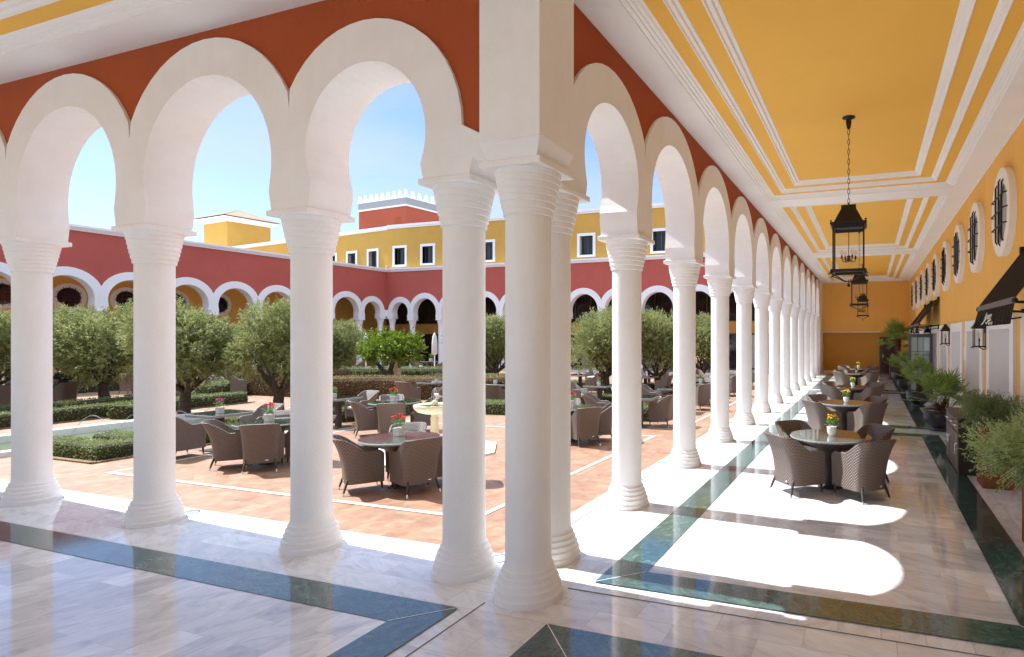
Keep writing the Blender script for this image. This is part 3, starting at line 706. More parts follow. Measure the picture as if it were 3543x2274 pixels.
# end wall
ew = thing('gallery_end_wall', 'ochre end wall of the gallery, darker below a ledge, with a dark wooden door', 'wall', (0, 32.1, 0))
e = MB(); e.add([(-.3,0,2.44),(5.06,0,2.44),(5.06,0,5.41),(-.3,0,5.41)], [(0,1,2,3)]); e.add([(-.3,0,2.44),(5.06,0,2.44),(5.06,.45,2.44),(-.3,.45,2.44)], [(3,2,1,0)]); e.build('upper_wall', 'ochre_plaster', ew)
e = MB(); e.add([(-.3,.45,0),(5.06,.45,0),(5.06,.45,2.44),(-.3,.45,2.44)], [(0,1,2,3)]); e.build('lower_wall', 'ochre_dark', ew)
e = MB(); e.box((.25,.40,.0),(3.3,.449,.12)); e.build('skirting', 'curb_marble', ew)
e = MB(); e.box((3.46,.36,0),(3.56,.449,2.14)); e.box((4.40,.36,0),(4.50,.449,2.14)); e.box((3.56,.36,2.04),(4.40,.449,2.14)); e.box((3.56,.41,0),(4.40,.448,2.04))
for zz_ in (.25, 1.15):
    e.box((3.70,.395,zz_),(4.26,.41,zz_+.7))
d_ = e.build('door', 'dark_wood', ew)
e = MB(); e.box((3.63,.37,.92),(3.67,.41,1.15)); e.box((3.64,.33,1.03),(3.76,.35,1.05)); e.build('handle', 'brass', d_)
e = MB(); e.box((-.3,-.01,2.42),(5.05,0,2.455)); e.build('ledge', 'white_paint', ew)

# ================================================================== FAR WINGS of the courtyard
colsC = [A1, A1+FB] + [A1+FB+BAY*k for k in range(1, 11)]
BD = 2.55
colsD = [A1, A1+FB] + [A1+FB+BD*k for k in range(1, 11)] + [A1+2*FB+BD*10]
XC, YD = -31.0, 29.72
wc = thing('west_wing', 'long red courtyard wing at left with white horseshoe arches and round windows', 'building', (XC, YD, 0))
m = arcade_run(colsC, -.2, 7.0, segs=20); place(m, lambda s, y, z: (-y, -s, z)); m.f = [tuple(reversed(f)) for f in m.f] if False else m.f
# local: inner(gallery) side is -x; court side +x
m.v = [(-x, y_, z) for x, y_, z in m.v]; m.v = [(x, y_, z) for x, y_, z in m.v]
m.build('arcade_wall', ['white_paint', 'red_plaster'], wc)
for s in colsC: column(wc, 0, -s, 3.50 if s == A1 else 3.355, 20)
cornice(wc, [(.215, -30), (.215, -.2)], 6.95)
b_ = MB(); b_.add([(-5,-32,2.45),(-5,5.1,2.45),(-5,5.1,5.4),(-5,-32,5.4)], [(0,1,2,3)]); 
b_.box((-5.2, -.9, 0), (-5.001, 5.2, 2.45))
for k in range(9):
    y1 = -3.0-k*3.3; b_.box((-5.2, y1-1.2, 0), (-5.001, y1, 2.45))
b_.build('gallery_wall', 'ochre_plaster', wc)
for k in range(9):
    g_ = MB(); y1 = -.9-k*3.3; g_.box((-5.15, y1-2.1, 0), (-5.1, y1, 2.45)); g_.build('glazed_door', 'dark_glass', wc)
for k in range(1, 11):
    s = A1+FB+BAY*(k-.5); round_window(wc, (-4.99, -s, 4.2), pi, me_gd)
b_ = MB(); b_.box((-5.3,-32,5.4),(.2,5.2,5.5)); b_.build('ceiling', 'yellow_ceiling', wc)
b_ = MB(); b_.box((-5.3,-32,5.6),(.2,5.2,7.0)); b_.build('roof', 'roof_felt', wc)
wd = thing('north_wing', 'red and yellow two storey courtyard wing at the back with square upper windows', 'building', (XC, YD, 0))
m = arcade_run(colsD, -.2, 7.0, segs=20, end1=31.2, soff=.003)
m.build('arcade_wall', ['white_paint', 'red_plaster'], wd)
for k, s in enumerate(colsD): column(wd, s, 0, 3.50 if k in (0, len(colsD)-1) else 3.355, 20)
b_ = MB(); b_.box((-.24,-.212,3.96),(A1,.21,7.0)); b_.box((-.216,-A1,3.96),(.217,.1,7.0)); b_.box((colsD[-1],-.212,3.96),(31.2,.21,7.0)); b_.build('corner_spandrel', 'red_plaster', wd)
cornice(wd, [(.2, -.215), (31.2, -.215)], 6.95)
b_ = MB(); b_.box((-5.4,5.21,0),(31.2,5.3,6.9)); b_.box((-5.4,-32,0),(-5.31,5.21,6.9)); b_.build('backing_wall', 'ochre_dark', wd)  # unseen backing wall, added to block light leaking through at the corner
# upper storey
def pierced_wall(parent, name, x0, x1, y, z0, z1, wins, hw, wz0, wz1, depth=.35):
    """wall with real window openings"""
    m = MB(); m.box((x0, y, z0), (x1, y+depth, wz0)); m.box((x0, y, wz1), (x1, y+depth, z1))
    xx = x0
    for c_ in sorted(wins): m.box((xx, y, wz0), (c_-hw, y+depth, wz1)); xx = c_+hw
    m.box((xx, y, wz0), (x1, y+depth, wz1)); m.box((x0, y+depth+.01, z0), (x1, y+depth+4.5, z1)); return m.build(name, 'yellow_plaster', parent)
WX = [1.17, 3.73]+[3.73+2.56*k for k in range(1, 8)]
pierced_wall(wd, 'upper_wall', .05, 36, .12, 6.9, 10.25, WX, .48, 7.50, 8.74)
cornice(wd, [(.05, .12), (36, .12)], 10.2, prof=((0,0),(.06,.0),(.06,.09),(.12,.12),(.12,.27),(-6,.27)))
def sq_window(parent, x, y, z0=7.36):
    r = bpy.data.objects.new('window', None); r.empty_display_size = .1; C.objects.link(r); r.parent = parent; r.location = (x, y, z0)
    h, t, H = .66, .18, 1.56
    f = MB(); f.box((-h,-.05,0),(-h+t,.0,H)); f.box((h-t,-.05,0),(h,.0,H)); f.box((-h+t,-.05,H-t),(h-t,.0,H)); f.box((-h+t,-.05,0),(h-t,.0,.14))
    # plastered reveal behind the frame
    for a in (-1, 1): f.add([(a*(h-t),-.0,.14),(a*(h-t),.26,.14),(a*(h-t),.26,H-t),(a*(h-t),-.0,H-t)], [(0,1,2,3)])
    f.add([(-h+t,0,H-t),(h-t,0,H-t),(h-t,.26,H-t),(-h+t,.26,H-t)], [(0,1,2,3)]); f.add([(-h+t,0,.14),(h-t,0,.14),(h-t,.26,.14),(-h+t,.26,.14)], [(3,2,1,0)])
    f.build('frame', 'white_paint', r)
    i_ = h-t
    g = MB(); g.box((-i_,.27,.14),(i_,.28,H-t)); g.build('pane', 'dark_glass', r)
    q = MB()
    for a, b_ in ((-i_,-i_+.05),(-.03,.03),(i_-.05,i_)): q.box((a,.235,.14),(b_,.268,H-t))
    for a, b_ in ((.14,.20),(H-t-.06,H-t)): q.box((-i_+.05,.236,a),(-.03,.267,b_)); q.box((.03,.236,a),(i_-.05,.267,b_))
    q.build('sash', 'grey_frame', r)
    cu_ = MB()
    for n_ in range(6): cu_.box((-i_+.06+n_*.05,.2705,.16),(-i_+.06+n_*.05+.03,.2715,H-t-.02))
    cu_.v = [(x_, y_-.002 if False else y_, z_) for x_, y_, z_ in cu_.v]
    return r
for x in WX: sq_window(wd, x, .12)
# gallery behind: glazed ground floor, ochre band, glazed upper part
b_ = MB(); b_.box((0,5.05,2.40),(31,5.2,3.22)); b_.box((-5.2,5.05,2.40),(0,5.2,3.22)); b_.build('gallery_band', 'ochre_plaster', wd)
b_ = MB(); b_.box((-5,5.0,3.22),(31,5.1,3.29)); b_.build('sill', 'grey_frame', wd)
for k in range(-2, 12):
    x = .4+k*2.55
    b_ = MB(); b_.box((x,5.12,0),(x+2.45,5.16,2.40)); b_.build('glazed_door', 'dark_glass', wd)
    b_ = MB(); b_.box((x,5.12,3.29),(x+2.45,5.16,5.4)); b_.build('gallery_window', 'dark_glass', wd)
    b_ = MB(); b_.box((x-.1,5.0,0),(x,5.2,2.40)); b_.box((x-.06,5.0,3.29),(x,5.2,5.4)); b_.box((x+1.2,5.05,3.29),(x+1.24,5.11,5.4)); b_.build('mullion', 'dark_wood' if k < 3 else 'grey_frame', wd)
for k in range(4, 12):
    cm = MB(); x = .9+k*2.55
    for q in range(12):
        cm.box((x+q*.055, 5.085+.012*(q % 2), .05), (x+q*.055+.055, 5.10+.012*(q % 2), 2.3))
    cm.build('curtain', 'parasol_cloth', wd)
b_ = MB(); b_.box((-5,-.2,5.4),(31.2,5.2,5.5)); b_.build('ceiling', 'yellow_ceiling', wd)
# wing beyond the corner, turned a few degrees
wl = thing('rear_wing', 'pale yellow upper storey continuing left behind the red courtyard wing', 'building', (XC+.05, YD+.15, 0), radians(-8))
WL = [-1.75-2.5*k for k in range(4)]; pierced_wall(wl, 'wall', -48, 0, 0, 6.9, 10.2, WL, .48, 7.44, 8.68)
cornice(wl, [(-48, 0), (.0, 0)], 10.15, prof=((0,0),(.06,.0),(.06,.09),(.12,.12),(.12,.27),(-6,.27)))
for x in WL: sq_window(wl, x, 0, 7.3)
# stair pavilion with a tiled hip roof
pv = thing('roof_pavilion', 'yellow rooftop pavilion under a hipped clay tile roof', 'building', (-63.5, 40.0, 0), radians(-6))
b_ = MB(); b_.box((-4.6,0,9),(0,4.6,14.9)); b_.build('wall', 'yellow_plaster', pv)
b_ = MB(); b_.frustum((-2.3,2.3,14.9), (2.35,2.35), (-2.3,2.3,15.35), (2.95,2.95)); b_.build('eaves', 'white_plaster', pv)
rf = MB(); ex = 3.05
N = 22
for side in range(4):
    a = side*pi/2
    for k in range(N):
        for q in range(4):
            t0 = -1+2*(k+q/4)/N; t1 = -1+2*(k+(q+1)/4)/N
            h0 = .06*abs(sin(pi*(q/4))); h1 = .06*abs(sin(pi*((q+1)/4)))
            rows = 8
            for r_ in range(rows):
                f0 = r_/rows; f1 = (r_+1)/rows
                def P(t, f, h): 
                    m_ = (1-f); 
                    if abs(t) > m_+.0001: t = m_*(1 if t > 0 else -1)
                    x = t*ex; y = -ex*(1-f); z = 15.36+1.25*f+h+(.05 if h >= 0 else 0)*(1-(f*rows) % 1)
                    return (-2.3+x*cos(a)-y*sin(a), 2.3+x*sin(a)+y*cos(a), z)
                rf.add([P(t0,f0,h0),P(t1,f0,h1),P(t1,f1,h1),P(t0,f1,h0)], [(0,1,2,3)])
plain('clay_tile', (.36, .22, .13), .85, var=.4, scale=4)
rf.build('roof', 'clay_tile', pv)
# crenellated tower
tw = thing('crenellated_tower', 'red rooftop tower with a grey frieze and white stepped merlons', 'tower', (-43.5, 45.0, 0), radians(-6))
b_ = MB(); b_.box((-7.4,0,9),(0,7.4,16.15)); b_.build('wall', 'tower_red', tw)
b_ = MB(); b_.box((-7.5,-.1,16.12),(.1,7.5,16.28)); b_.box((-7.5,-.10,17.0),(.10,7.5,17.08)); b_.build('string_course', 'white_paint', tw)
m, n, b = newmat('frieze_tile')
t_ = n.nodes.new('ShaderNodeTexCoord'); ch = n.nodes.new('ShaderNodeTexChecker'); ch.inputs['Scale'].default_value = 9
ch.inputs['Color1'].default_value = (.42,.40,.36,1); ch.inputs['Color2'].default_value = (.20,.22,.26,1); n.links.new(t_.outputs['Object'], ch.inputs['Vector']); n.links.new(ch.outputs[0], b.inputs['Base Color'])
b_ = MB(); b_.box((-7.46,-.06,16.28),(.06,7.46,17.0)); b_.build('frieze', 'frieze_tile', tw)
mr_ = MB()
for k in range(6):
    w0 = .27-.04*k; mr_.box((-w0, -.10, k*.125), (w0, .10, (k+1)*.125))
mme = mr_.mesh('merlon', ['white_paint'])
for k in range(9):
    o = bpy.data.objects.new('merlon', mme); C.objects.link(o); o.parent = tw; o.location = (-.02-k*.90, 0, 17.08)
    if k:
        o = bpy.data.objects.new('merlon', mme); C.objects.link(o); o.parent = tw; o.location = (0, k*.90, 17.08); o.rotation_euler = (0,0,pi/2)
b_ = MB(); b_.box((-1.7,-.012,13.9),(-.75,.001,15.05)); b_.build('niche', 'rust_plaster', tw)
# ================================================================== FURNITURE
def sample(pts, n):
    """n+1 evenly spaced points along a polyline"""
    ps = [Vector(p) for p in pts]; L_ = [0]
    for a, b in zip(ps[:-1], ps[1:]): L_.append(L_[-1]+(b-a).length)
    o = []
    for i in range(n+1):
        t = L_[-1]*i/n; k = 0
        while k < len(L_)-2 and L_[k+1] < t: k += 1
        u = (t-L_[k])/max(1e-9, L_[k+1]-L_[k]); o.append(ps[k].lerp(ps[k+1], u))
    return o, L_[-1]
def bez(p0, p1, p2, n):
    p0, p1, p2 = map(Vector, (p0, p1, p2)); return [(1-t)**2*p0+2*t*(1-t)*p1+t*t*p2 for t in [i/n for i in range(n+1)]]
def make_chair():
    """tub armchair: local +y is the way it faces, origin on the floor under the seat"""
    t = thing('wicker_armchair', 'brown wicker tub armchair', 'chair')
    # plan of the shell at floor level of the skirt, U-shaped, open to the front
    hw, fy, by = .262, .27, -.235
    plan = [Vector((hw, fy, 0))] + [Vector((hw, y, 0)) for y in (.15, .0, -.08)] + bez((hw, -.10, 0), (hw, by, 0), (.12, by, 0), 6)[1:] + [Vector((0, by, 0))]
    plan += [Vector((-p.x, p.y, 0)) for p in reversed(plan[:-1])]
    pts, Lg = sample(plan, 46)
    NV = 12; Z0 = .155
    def top(p):      # height of the rim along the shell
        y = p.y
        if y > .02: 
            z = .615
            if y > .19: z -= ((y-.19)/.08)**2*.055
            return z
        if y > -.16: return .60 + (.02-y)/.18*.205
        return .805 + (.16+y)*-.25
    def pos(p, f, inner):
        zt = top(p); z = Z0+(zt-Z0)*f
        fl = (max(0, z-Z0)/.66)
        back = max(0, min(1, (-p.y+.0)/.2))
        s_ = 1+.10*fl*fl
        x = p.x*(1+.13*fl*fl)
        y = p.y-(.015*fl+.15*fl**2.2)*back*(.6+.4*fl) + (-.02*(1-fl)*0)
        n_ = Vector((x, y-.02, 0)); 
        if n_.length > 1e-6: n_.normalize()
        if abs(p.x) > hw*.98 and p.y > -.08: n_ = Vector((1 if p.x > 0 else -1, 0, 0))
        if inner: x -= n_.x*.045; y -= n_.y*.045
        if p.y > .2 and f < 1: pass
        return (x, y, z)
    m = MB(); vo = []; vi = []
    for p in pts:
        for k in range(NV+1): vo.append(pos(p, k/NV, False)); vi.append(pos(p, k/NV, True))
    fs = []; uv = []; fi = []
    M = NV+1
    for i in range(len(pts)-1):
        u0, u1 = Lg*i/46, Lg*(i+1)/46
        for k in range(NV):
            fs.append((i*M+k, i*M+k+1, (i+1)*M+k+1, (i+1)*M+k)); fi.append((i*M+k, (i+1)*M+k, (i+1)*M+k+1, i*M+k+1))
            z = [vo[i*M+k][2], vo[i*M+k+1][2], vo[(i+1)*M+k+1][2], vo[(i+1)*M+k][2]]
            uv.append([(u0, z[0]), (u0, z[1]), (u1, z[2]), (u1, z[3])])
    m.add(vo, fs, 0, uv, True); m.add(vi, fi, 0, [[a[0], a[3], a[2], a[1]] for a in uv], True)
    rim = []; 
    for i in range(len(pts)-1):
        a, b_, c_, d_ = vo[i*M+NV], vi[i*M+NV], vi[(i+1)*M+NV], vo[(i+1)*M+NV]
        u0, u1 = Lg*i/46, Lg*(i+1)/46
        a2 = tuple((Vector(a)+Vector(b_))/2+Vector((0,0,.012))); d2 = tuple((Vector(d_)+Vector(c_))/2+Vector((0,0,.012)))
        m.add([a, a2, d2, d_], [(0,1,2,3)], 0, [[(u0,0),(u0,.03),(u1,.03),(u1,0)]]); m.add([a2, b_, c_, d2], [(0,1,2,3)], 0, [[(u0,.03),(u0,.06),(u1,.06),(u1,.03)]])
        e, f_, g_, h_ = vo[i*M], vi[i*M], vi[(i+1)*M], vo[(i+1)*M]
        m.add([e, h_, g_, f_], [(0,1,2,3)], 0, [[(u0,0),(u1,0),(u1,.05),(u0,.05)]])
    for i in (0, len(pts)-1):        # front ends of the arms, filled down to the seat front
        o_ = [vo[i*M+k] for k in range(M)]; n_ = [vi[i*M+k] for k in range(M)]
        for k in range(NV):
            q = [o_[k], n_[k], n_[k+1], o_[k+1]]
            m.add(q if i == 0 else q[::-1], [(0,1,2,3)], 0, [[(0,q[0][2]),(.05,q[1][2]),(.05,q[2][2]),(0,q[3][2])]])
    m.build('shell', 'wicker', t)
    s_ = MB(); s_.box((-.222, -.20, .20), (.222, .262, .385)); s_.build('seat', 'wicker', t)
    c_ = MB(); c_.box((-.215, -.20, .386), (.215, .268, .455)); c_.build('cushion', 'cushion', t, bevel=.02)
    for sx in (-1, 1):
        for a, b_ in (((.225*sx, .23), (.235*sx, .25)), ((.20*sx, -.20), (.245*sx, -.27))):
            l_ = MB(); l_.tube([(a[0], a[1], .22), ((a[0]+b_[0])/2, (a[1]+b_[1])/2, .12), (b_[0]-(b_[0]-a[0])*.15, b_[1]-(b_[1]-a[1])*.15, .045)], [.020, .017, .013], 8)
            lg = l_.build('leg', 'dark_wicker', t)
            f_ = MB(); f_.tube([(b_[0]-(b_[0]-a[0])*.15, b_[1]-(b_[1]-a[1])*.15, .045), (b_[0], b_[1], .0)], [.0125, .0115], 8); f_.build('foot_tip', 'steel', lg)
    g_ = MB(); g_.lathe([(.001,0),(.022,0),(.022,.003),(.001,.003)], 14); g_.v = [(x*1.25+.10, -.2445-z, .20+y*.55) for x, y, z in g_.v]; g_.build('badge', 'steel', t)
    return t
CH = make_chair(); CH_USED = [False]
def chair(x, y, face, label, group, raw=False):
    """face: direction the chair faces, degrees from +y, counter-clockwise"""
    z = 0
    if group == GG: z = YZ; x, y = (x, y) if raw else yd(x, y, 1.075)
    if not CH_USED[0]:
        CH_USED[0] = True; CH.location = (x, y, z); CH.rotation_euler = (0,0,radians(face)); CH['label'] = label; CH['group'] = group; return CH
    return dup(CH, (x, y, z), radians(face), label, group)
def make_round():
    t = thing('round_table', 'round wicker pedestal table with a glass top', 'table')
    p = MB(); p.lathe([(.17,.0),(.175,.012),(.12,.02),(.085,.05),(.082,.12),(.086,.30),(.10,.44),(.14,.53),(.24,.60),(.38,.655),(.50,.695),(.555,.715)], 40, smooth=True); p.build('pedestal', 'dark_wicker', t)
    p = MB(); p.lathe([(.555,.715),(.563,.725),(.563,.735),(.545,.742),(.0001,.742)], 48); p.build('tabletop', 'sky_sheen_weave', t)
    g_ = MB(); g_.lathe([(.0001,.744),(.553,.744),(.556,.747),(.556,.750),(.553,.753),(.0001,.753)], 56, smooth=False, cap=False); g_.build('glass_top', 'table_glass', t)
    return t
def make_square():
    t = thing('square_table', 'square wicker table with a glass top', 'table')
    p = MB(); p.box((-.24,-.24,.0), (.24,.24,.015)); p.build('base_plate', 'black_iron', t)
    p = MB(); p.box((-.055,-.055,.015), (.055,.055,.69)); p.build('post', 'dark_wicker', t)
    p = MB(); p.box((-.40,-.40,.69), (.40,.40,.742)); p.build('tabletop', 'sky_sheen_weave', t, bevel=.006)
    g_ = MB(); g_.box((-.398,-.398,.744), (.398,.398,.752)); g_.build('glass_top', 'table_glass', t)
    return t
PR = {'r': [make_round(), False], 's': [make_square(), False]}
def table(kind, x, y, rz, label, group, scale=None):
    p = PR[kind]; z = 0
    if group in (TG, SG): z = YZ; x, y = yd(x, y, 1.0857)
    if not p[1]:
        p[1] = True; o = p[0]; o.location = (x, y, z); o.rotation_euler = (0,0,radians(rz)); o['label'] = label; o['group'] = group
        if scale: o.scale = scale
        return o
    return dup(p[0], (x, y, z), radians(rz), label, group, scale)
def make_flower(petal, square=False, seed=1):
    rr = random.Random(seed)
    nm = 'potted_flowers'
    t = thing(nm, 'potted flowers', 'potted plant')
    p = MB()
    if square: 
        p.frustum((0,0,0), (.05,.05), (0,0,.105), (.058,.058)); p.build('pot', 'concrete_pot', t, bevel=.004)
    else:
        p.lathe([(.035,0),(.048,.012),(.060,.05),(.064,.10),(.066,.118),(.060,.118),(.056,.095)], 24); p.build('pot', 'white_ceramic', t)
    f = MB()
    for k in range(46):
        a = rr.uniform(0, 2*pi); r = rr.uniform(.02, .085); z = rr.uniform(.115, .20)+(.085-r)*.3
        d = Vector((cos(a), sin(a), rr.uniform(-.1,.6))).normalized(); s_ = rr.uniform(.018, .034)
        u = d.cross(Vector((0,0,1))).normalized()*s_*.62; c_ = Vector((r*cos(a), r*sin(a), z))
        f.add([c_-d*s_*.3, c_+u+d*s_*.5, c_+d*s_*1.4, c_-u+d*s_*.5], [(0,1,2,3)], 0)
    f.build('foliage', 'kalanchoe_leaf', t)
    h = MB()
    for k in range(26):
        a = rr.uniform(0, 2*pi); r = .085*sqrt(rr.random()); z = .235+(.085**2-r*r)*6+rr.uniform(-.02,.02)
        c_ = Vector((r*cos(a), r*sin(a), z))
        for q in range(7):
            o_ = Vector((rr.gauss(0,1), rr.gauss(0,1), abs(rr.gauss(0,1)))).normalized()*.012
            n_ = o_.normalized(); u = n_.orthogonal().normalized()*.009; v = n_.cross(u)
            p0 = c_+o_
            h.add([p0-u, p0-v, p0+u, p0+v], [(0,1,2,3)], 0)
        h.tube([(r*.4*cos(a), r*.4*sin(a), .13), tuple(c_)], .002, 3, 1, cap=False)
    h.build('flower_heads', [petal, 'kalanchoe_leaf'], t)
    return t
FL = {'y': [make_flower('petal_yellow', False, 3), False], 'r': [make_flower('petal_red', True, 5), False], 'm': [make_flower('petal_magenta', True, 8), False], 'g': [make_flower('kalanchoe_leaf', True, 9), False]}
def flowers(kind, x, y, label, group, s=1.0, rz=0):
    p = FL[kind]; loc = (x, y, .7535)
    if 'gallery' not in group: x, y = yd(x, y, 1.0857); loc = (x, y, .7535+YZ)
    if not p[1]:
        p[1] = True; o = p[0]; o.location = loc; o.rotation_euler = (0,0,rz); o['label'] = label; o['group'] = group; o.scale = (s,)*3; return o
    return dup(p[0], loc, rz, label, group, s)
GC, GG = 'wicker armchairs under the gallery', 'wicker armchairs in the courtyard'
TG, SG = 'round tables in the courtyard', 'square tables in the courtyard'
# ---- gallery: five round tables with four armchairs each
ORD = ['nearest', 'second nearest', 'third nearest', 'second farthest', 'farthest']
for k, (x, y) in enumerate(((2.394, 4.235), (2.43, 8.70), (2.45, 12.98), (2.42, 19.6), (2.42, 23.2))):
    table('r', x, y, 0, f'{ORD[k]} round wicker table in the gallery, its glass top carrying yellow flowers', 'round tables under the gallery')
    flowers('y', x+.02, y-.02, f'yellow flowers in a white pot on the {ORD[k]} gallery table', 'yellow potted flowers on gallery tables', (1.05,.95,.9,.95,1.0)[k], k*1.3)
    for dx, dy, face, w_ in ((-1,-1,-45,'front left'), (1,-1,45,'front right'), (-1,1,-135,'back left'), (1,1,135,'back right')):
        j1 = R.uniform(-6,6); d_ = .43+R.uniform(-.01,.02)
        chair(x+dx*d_, y+dy*d_, face+j1, f'brown wicker armchair at the {w_} of the {ORD[k]} gallery table', GC)
# ---- courtyard
def ring_chairs(x, y, rad, items, what, group=GG):
    x, y = yd(x, y, 1.0857)
    for it in items:        # (direction from table to chair in degrees from +x, words, own radius, own turn)
        ang, w_ = it[:2]; r_ = it[2] if len(it) > 2 else rad; tw = it[3] if len(it) > 3 else 0
        a = radians(ang); chair(x+r_*cos(a), y+r_*sin(a), ang+90+tw, f'wicker armchair {w_} {what}', group, True)
TG, SG = 'round tables in the courtyard', 'square tables in the courtyard'
RF = 'red potted flowers on courtyard tables'
table('r', -3.26, 2.03, 10, 'round glass topped wicker table in the sun nearest the corner columns', TG, (1.02,1.02,1))
flowers('r', -3.36, 2.12, 'red flowers in a square grey pot on the round table nearest the corner', RF, 1.15)
ring_chairs(-3.26, 2.03, .64, ((-135.5,'at the front left of',.52,10), (-19,'seen from behind at the front right of',.46,-4), (125,'on the far side of'), (42,'beside the column at the right of')), 'the nearest round courtyard table')
table('r', -6.78, 5.56, 0, 'round wicker table left of the small stone fountain', TG)
flowers('r', -6.86, 5.62, 'red flowers in a square pot on the round table left of the fountain', RF, 1.1)
ring_chairs(-6.78, 5.56, .66, ((-128,'at the left of',.57), (-50,'seen from behind in front of',.74), (138,'on the far side of'), (52,'at the right of')), 'the round table left of the fountain')
table('r', -6.42, 2.50, 0, 'round wicker table with a pale glass top beside the low box hedge', TG)
flowers('r', -6.47, 2.52, 'red flowers on the round table beside the low box hedge', RF, 1.15)
ring_chairs(-6.42, 2.50, .66, ((-132,'at the left of',.57), (-47,'seen from behind in front of',.55), (132,'on the far side of'), (25,'at the right of')), 'the round table by the low hedge')
table('r', -2.70, 6.05, 0, 'round wicker table right of the corner columns with red flowers', TG)
flowers('r', -2.72, 6.03, 'red flowers on the round table right of the corner columns', RF, 1.15)
ring_chairs(-2.70, 6.05, .64, ((-38,'seen from behind in front of',.57), (28,'at the right of',.6), (125,'on the far side of'), (-135,'at the left of')), 'the round table right of the columns')
table('s', -8.42, 3.02, 0, 'square wicker table with dark reflecting glass behind the low hedge', SG)
flowers('m', -8.36, 2.98, 'magenta flowers in a pot on the square table by the water channel', 'magenta potted flowers in the courtyard', 1.0)
chair(-8.50, 2.42, 0, 'wicker armchair in front of the square table by the low hedge, seen from behind', GG); chair(-8.35, 3.72, 180, 'brown wicker armchair facing us beyond the square table by the hedge', GG)
table('s', -8.72, 5.85, 0, 'square wicker table half hidden behind the third column from the left', SG)
flowers('g', -8.80, 5.80, 'small green plant on the square table behind the third column', 'green potted plants on courtyard tables', .9)
chair(-8.82, 6.6, 175, 'brown wicker armchair facing us beyond the table behind the third column', GG)
table('s', -4.50, 11.05, 0, 'square wicker table with a green glass top before the big olive tree', SG)
flowers('m', -4.55, 11.08, 'magenta flowers in a glass pot on the table before the big olive tree', 'magenta potted flowers in the courtyard', .9)
chair(-5.22, 11.0, -90, 'brown wicker armchair with a pale cushion at the left of the green glass table', GG)
chair(-3.85, 11.4, 90, 'brown wicker armchair at the right of the green glass table', GG)
chair(-3.15, 8.15, -75, 'brown wicker armchair facing right beside the low clipped hedge', GG)
table('s', -7.30, 15.2, 0, 'square wicker table under the olive tree farther back', SG)
flowers('g', -7.40, 15.25, 'small green plant on the square table under the olive tree', 'green potted plants on courtyard tables', .9)
chair(-6.60, 14.95, 90, 'brown wicker armchair at the right of the table under the olive tree', GG)
chair(-8.0, 15.0, -90, 'brown wicker armchair at the left of the table under the olive tree', GG)
chair(-8.3, 18.3, 180, 'brown wicker armchair behind the olive tree, its back to the far gallery', GG)
table('s', -4.62, 15.05, 0, 'square wicker table with pink flowers seen between two gallery columns', SG)
flowers('m', -4.72, 15.2, 'pink flowers on the square table seen between two gallery columns', 'magenta potted flowers in the courtyard', .9)
chair(-4.0, 15.2, 95, 'brown wicker armchair at the right of the table with pink flowers', GG)
chair(-5.35, 14.9, -90, 'brown wicker armchair at the left of the table with pink flowers', GG)
table('s', -2.20, 10.95, 5, 'square wicker table behind the third gallery column', SG)
chair(-2.85, 10.95, -85, 'brown wicker armchair facing right at the table behind the third gallery column', GG)
table('s', -2.15, 8.35, 4, 'low dark glass topped table beside the gallery edge', SG)
chair(-1.72, 8.68, 85, 'brown wicker armchair seen side on next to the gallery edge, facing left', GG)
table('s', -6.4, 20.1, 0, 'square wicker table far back near the glazed doors', SG)
chair(-5.75, 19.9, 90, 'wicker armchair right of the far square table near the glazed doors', GG)
chair(-7.1, 20.2, -90, 'wicker armchair left of the far square table near the glazed doors', GG)
table('r', -6.3, 24.2, 0, 'round wicker table before the glazed doors of the back wing', TG)
chair(-7.0, 23.6, -50, 'brown wicker armchair at the left of the round table before the glazed doors', GG); chair(-5.7, 24.7, 135, 'brown wicker armchair right of the round table before the glazed doors', GG)
table('s', -2.05, 12.9, 0, 'square wicker table seen between the fourth and fifth gallery columns', SG)
flowers('m', -1.98, 12.95, 'pink and yellow flowers on the table between the fourth and fifth columns', 'magenta potted flowers in the courtyard', .95)
chair(-1.72, 11.95, 60, 'brown wicker armchair with its side to us just past the third gallery column', GG)
chair(-2.05, 13.95, 180, 'brown wicker armchair beyond the table between the fourth and fifth columns', GG)
table('s', -2.4, 14.9, 0, 'square wicker table behind the fourth gallery column', SG)
chair(-3.6, 18.6, -120, 'brown wicker armchair near the far stone fountain', GG)
chair(-1.72, 16.15, 70, 'brown wicker armchair with its side to us near the fifth gallery column', GG)
table('s', -2.2, 17.4, 0, 'square wicker table behind the fifth gallery column', SG)
chair(-2.3, 18.3, 180, 'brown wicker armchair beyond the table behind the fifth gallery column', GG)
chair(-1.6, 21.0, 80, 'brown wicker armchair seen between the sixth and seventh gallery columns', GG)
table('s', -9.95, 10.45, 0, 'square wicker table with a green top beside the flowering hedge', SG)
flowers('m', -9.8, 10.4, 'magenta flowers on the table beside the flowering hedge', 'magenta potted flowers in the courtyard', .9)
chair(-10.3, 9.75, 0, 'tall backed brown wicker armchair at the front of the table by the flowering hedge', GG)
chair(-9.1, 9.9, 150, 'dark wicker armchair facing us between the fountain and the flowering hedge', GG)
table('s', -7.6, 10.6, 0, 'square wicker table seen between the two tall corner columns', SG)
flowers('m', -7.75, 10.55, 'magenta flowers on the table seen between the two corner columns', 'magenta potted flowers in the courtyard', .9)
chair(-7.2, 9.75, 10, 'brown wicker armchair seen from behind between the corner columns', GG)
chair(-7.5, 11.4, 180, 'brown wicker armchair facing us between the corner columns', GG)
chair(-6.85, 10.6, 90, 'brown wicker armchair at the right of the table between the corner columns', GG)
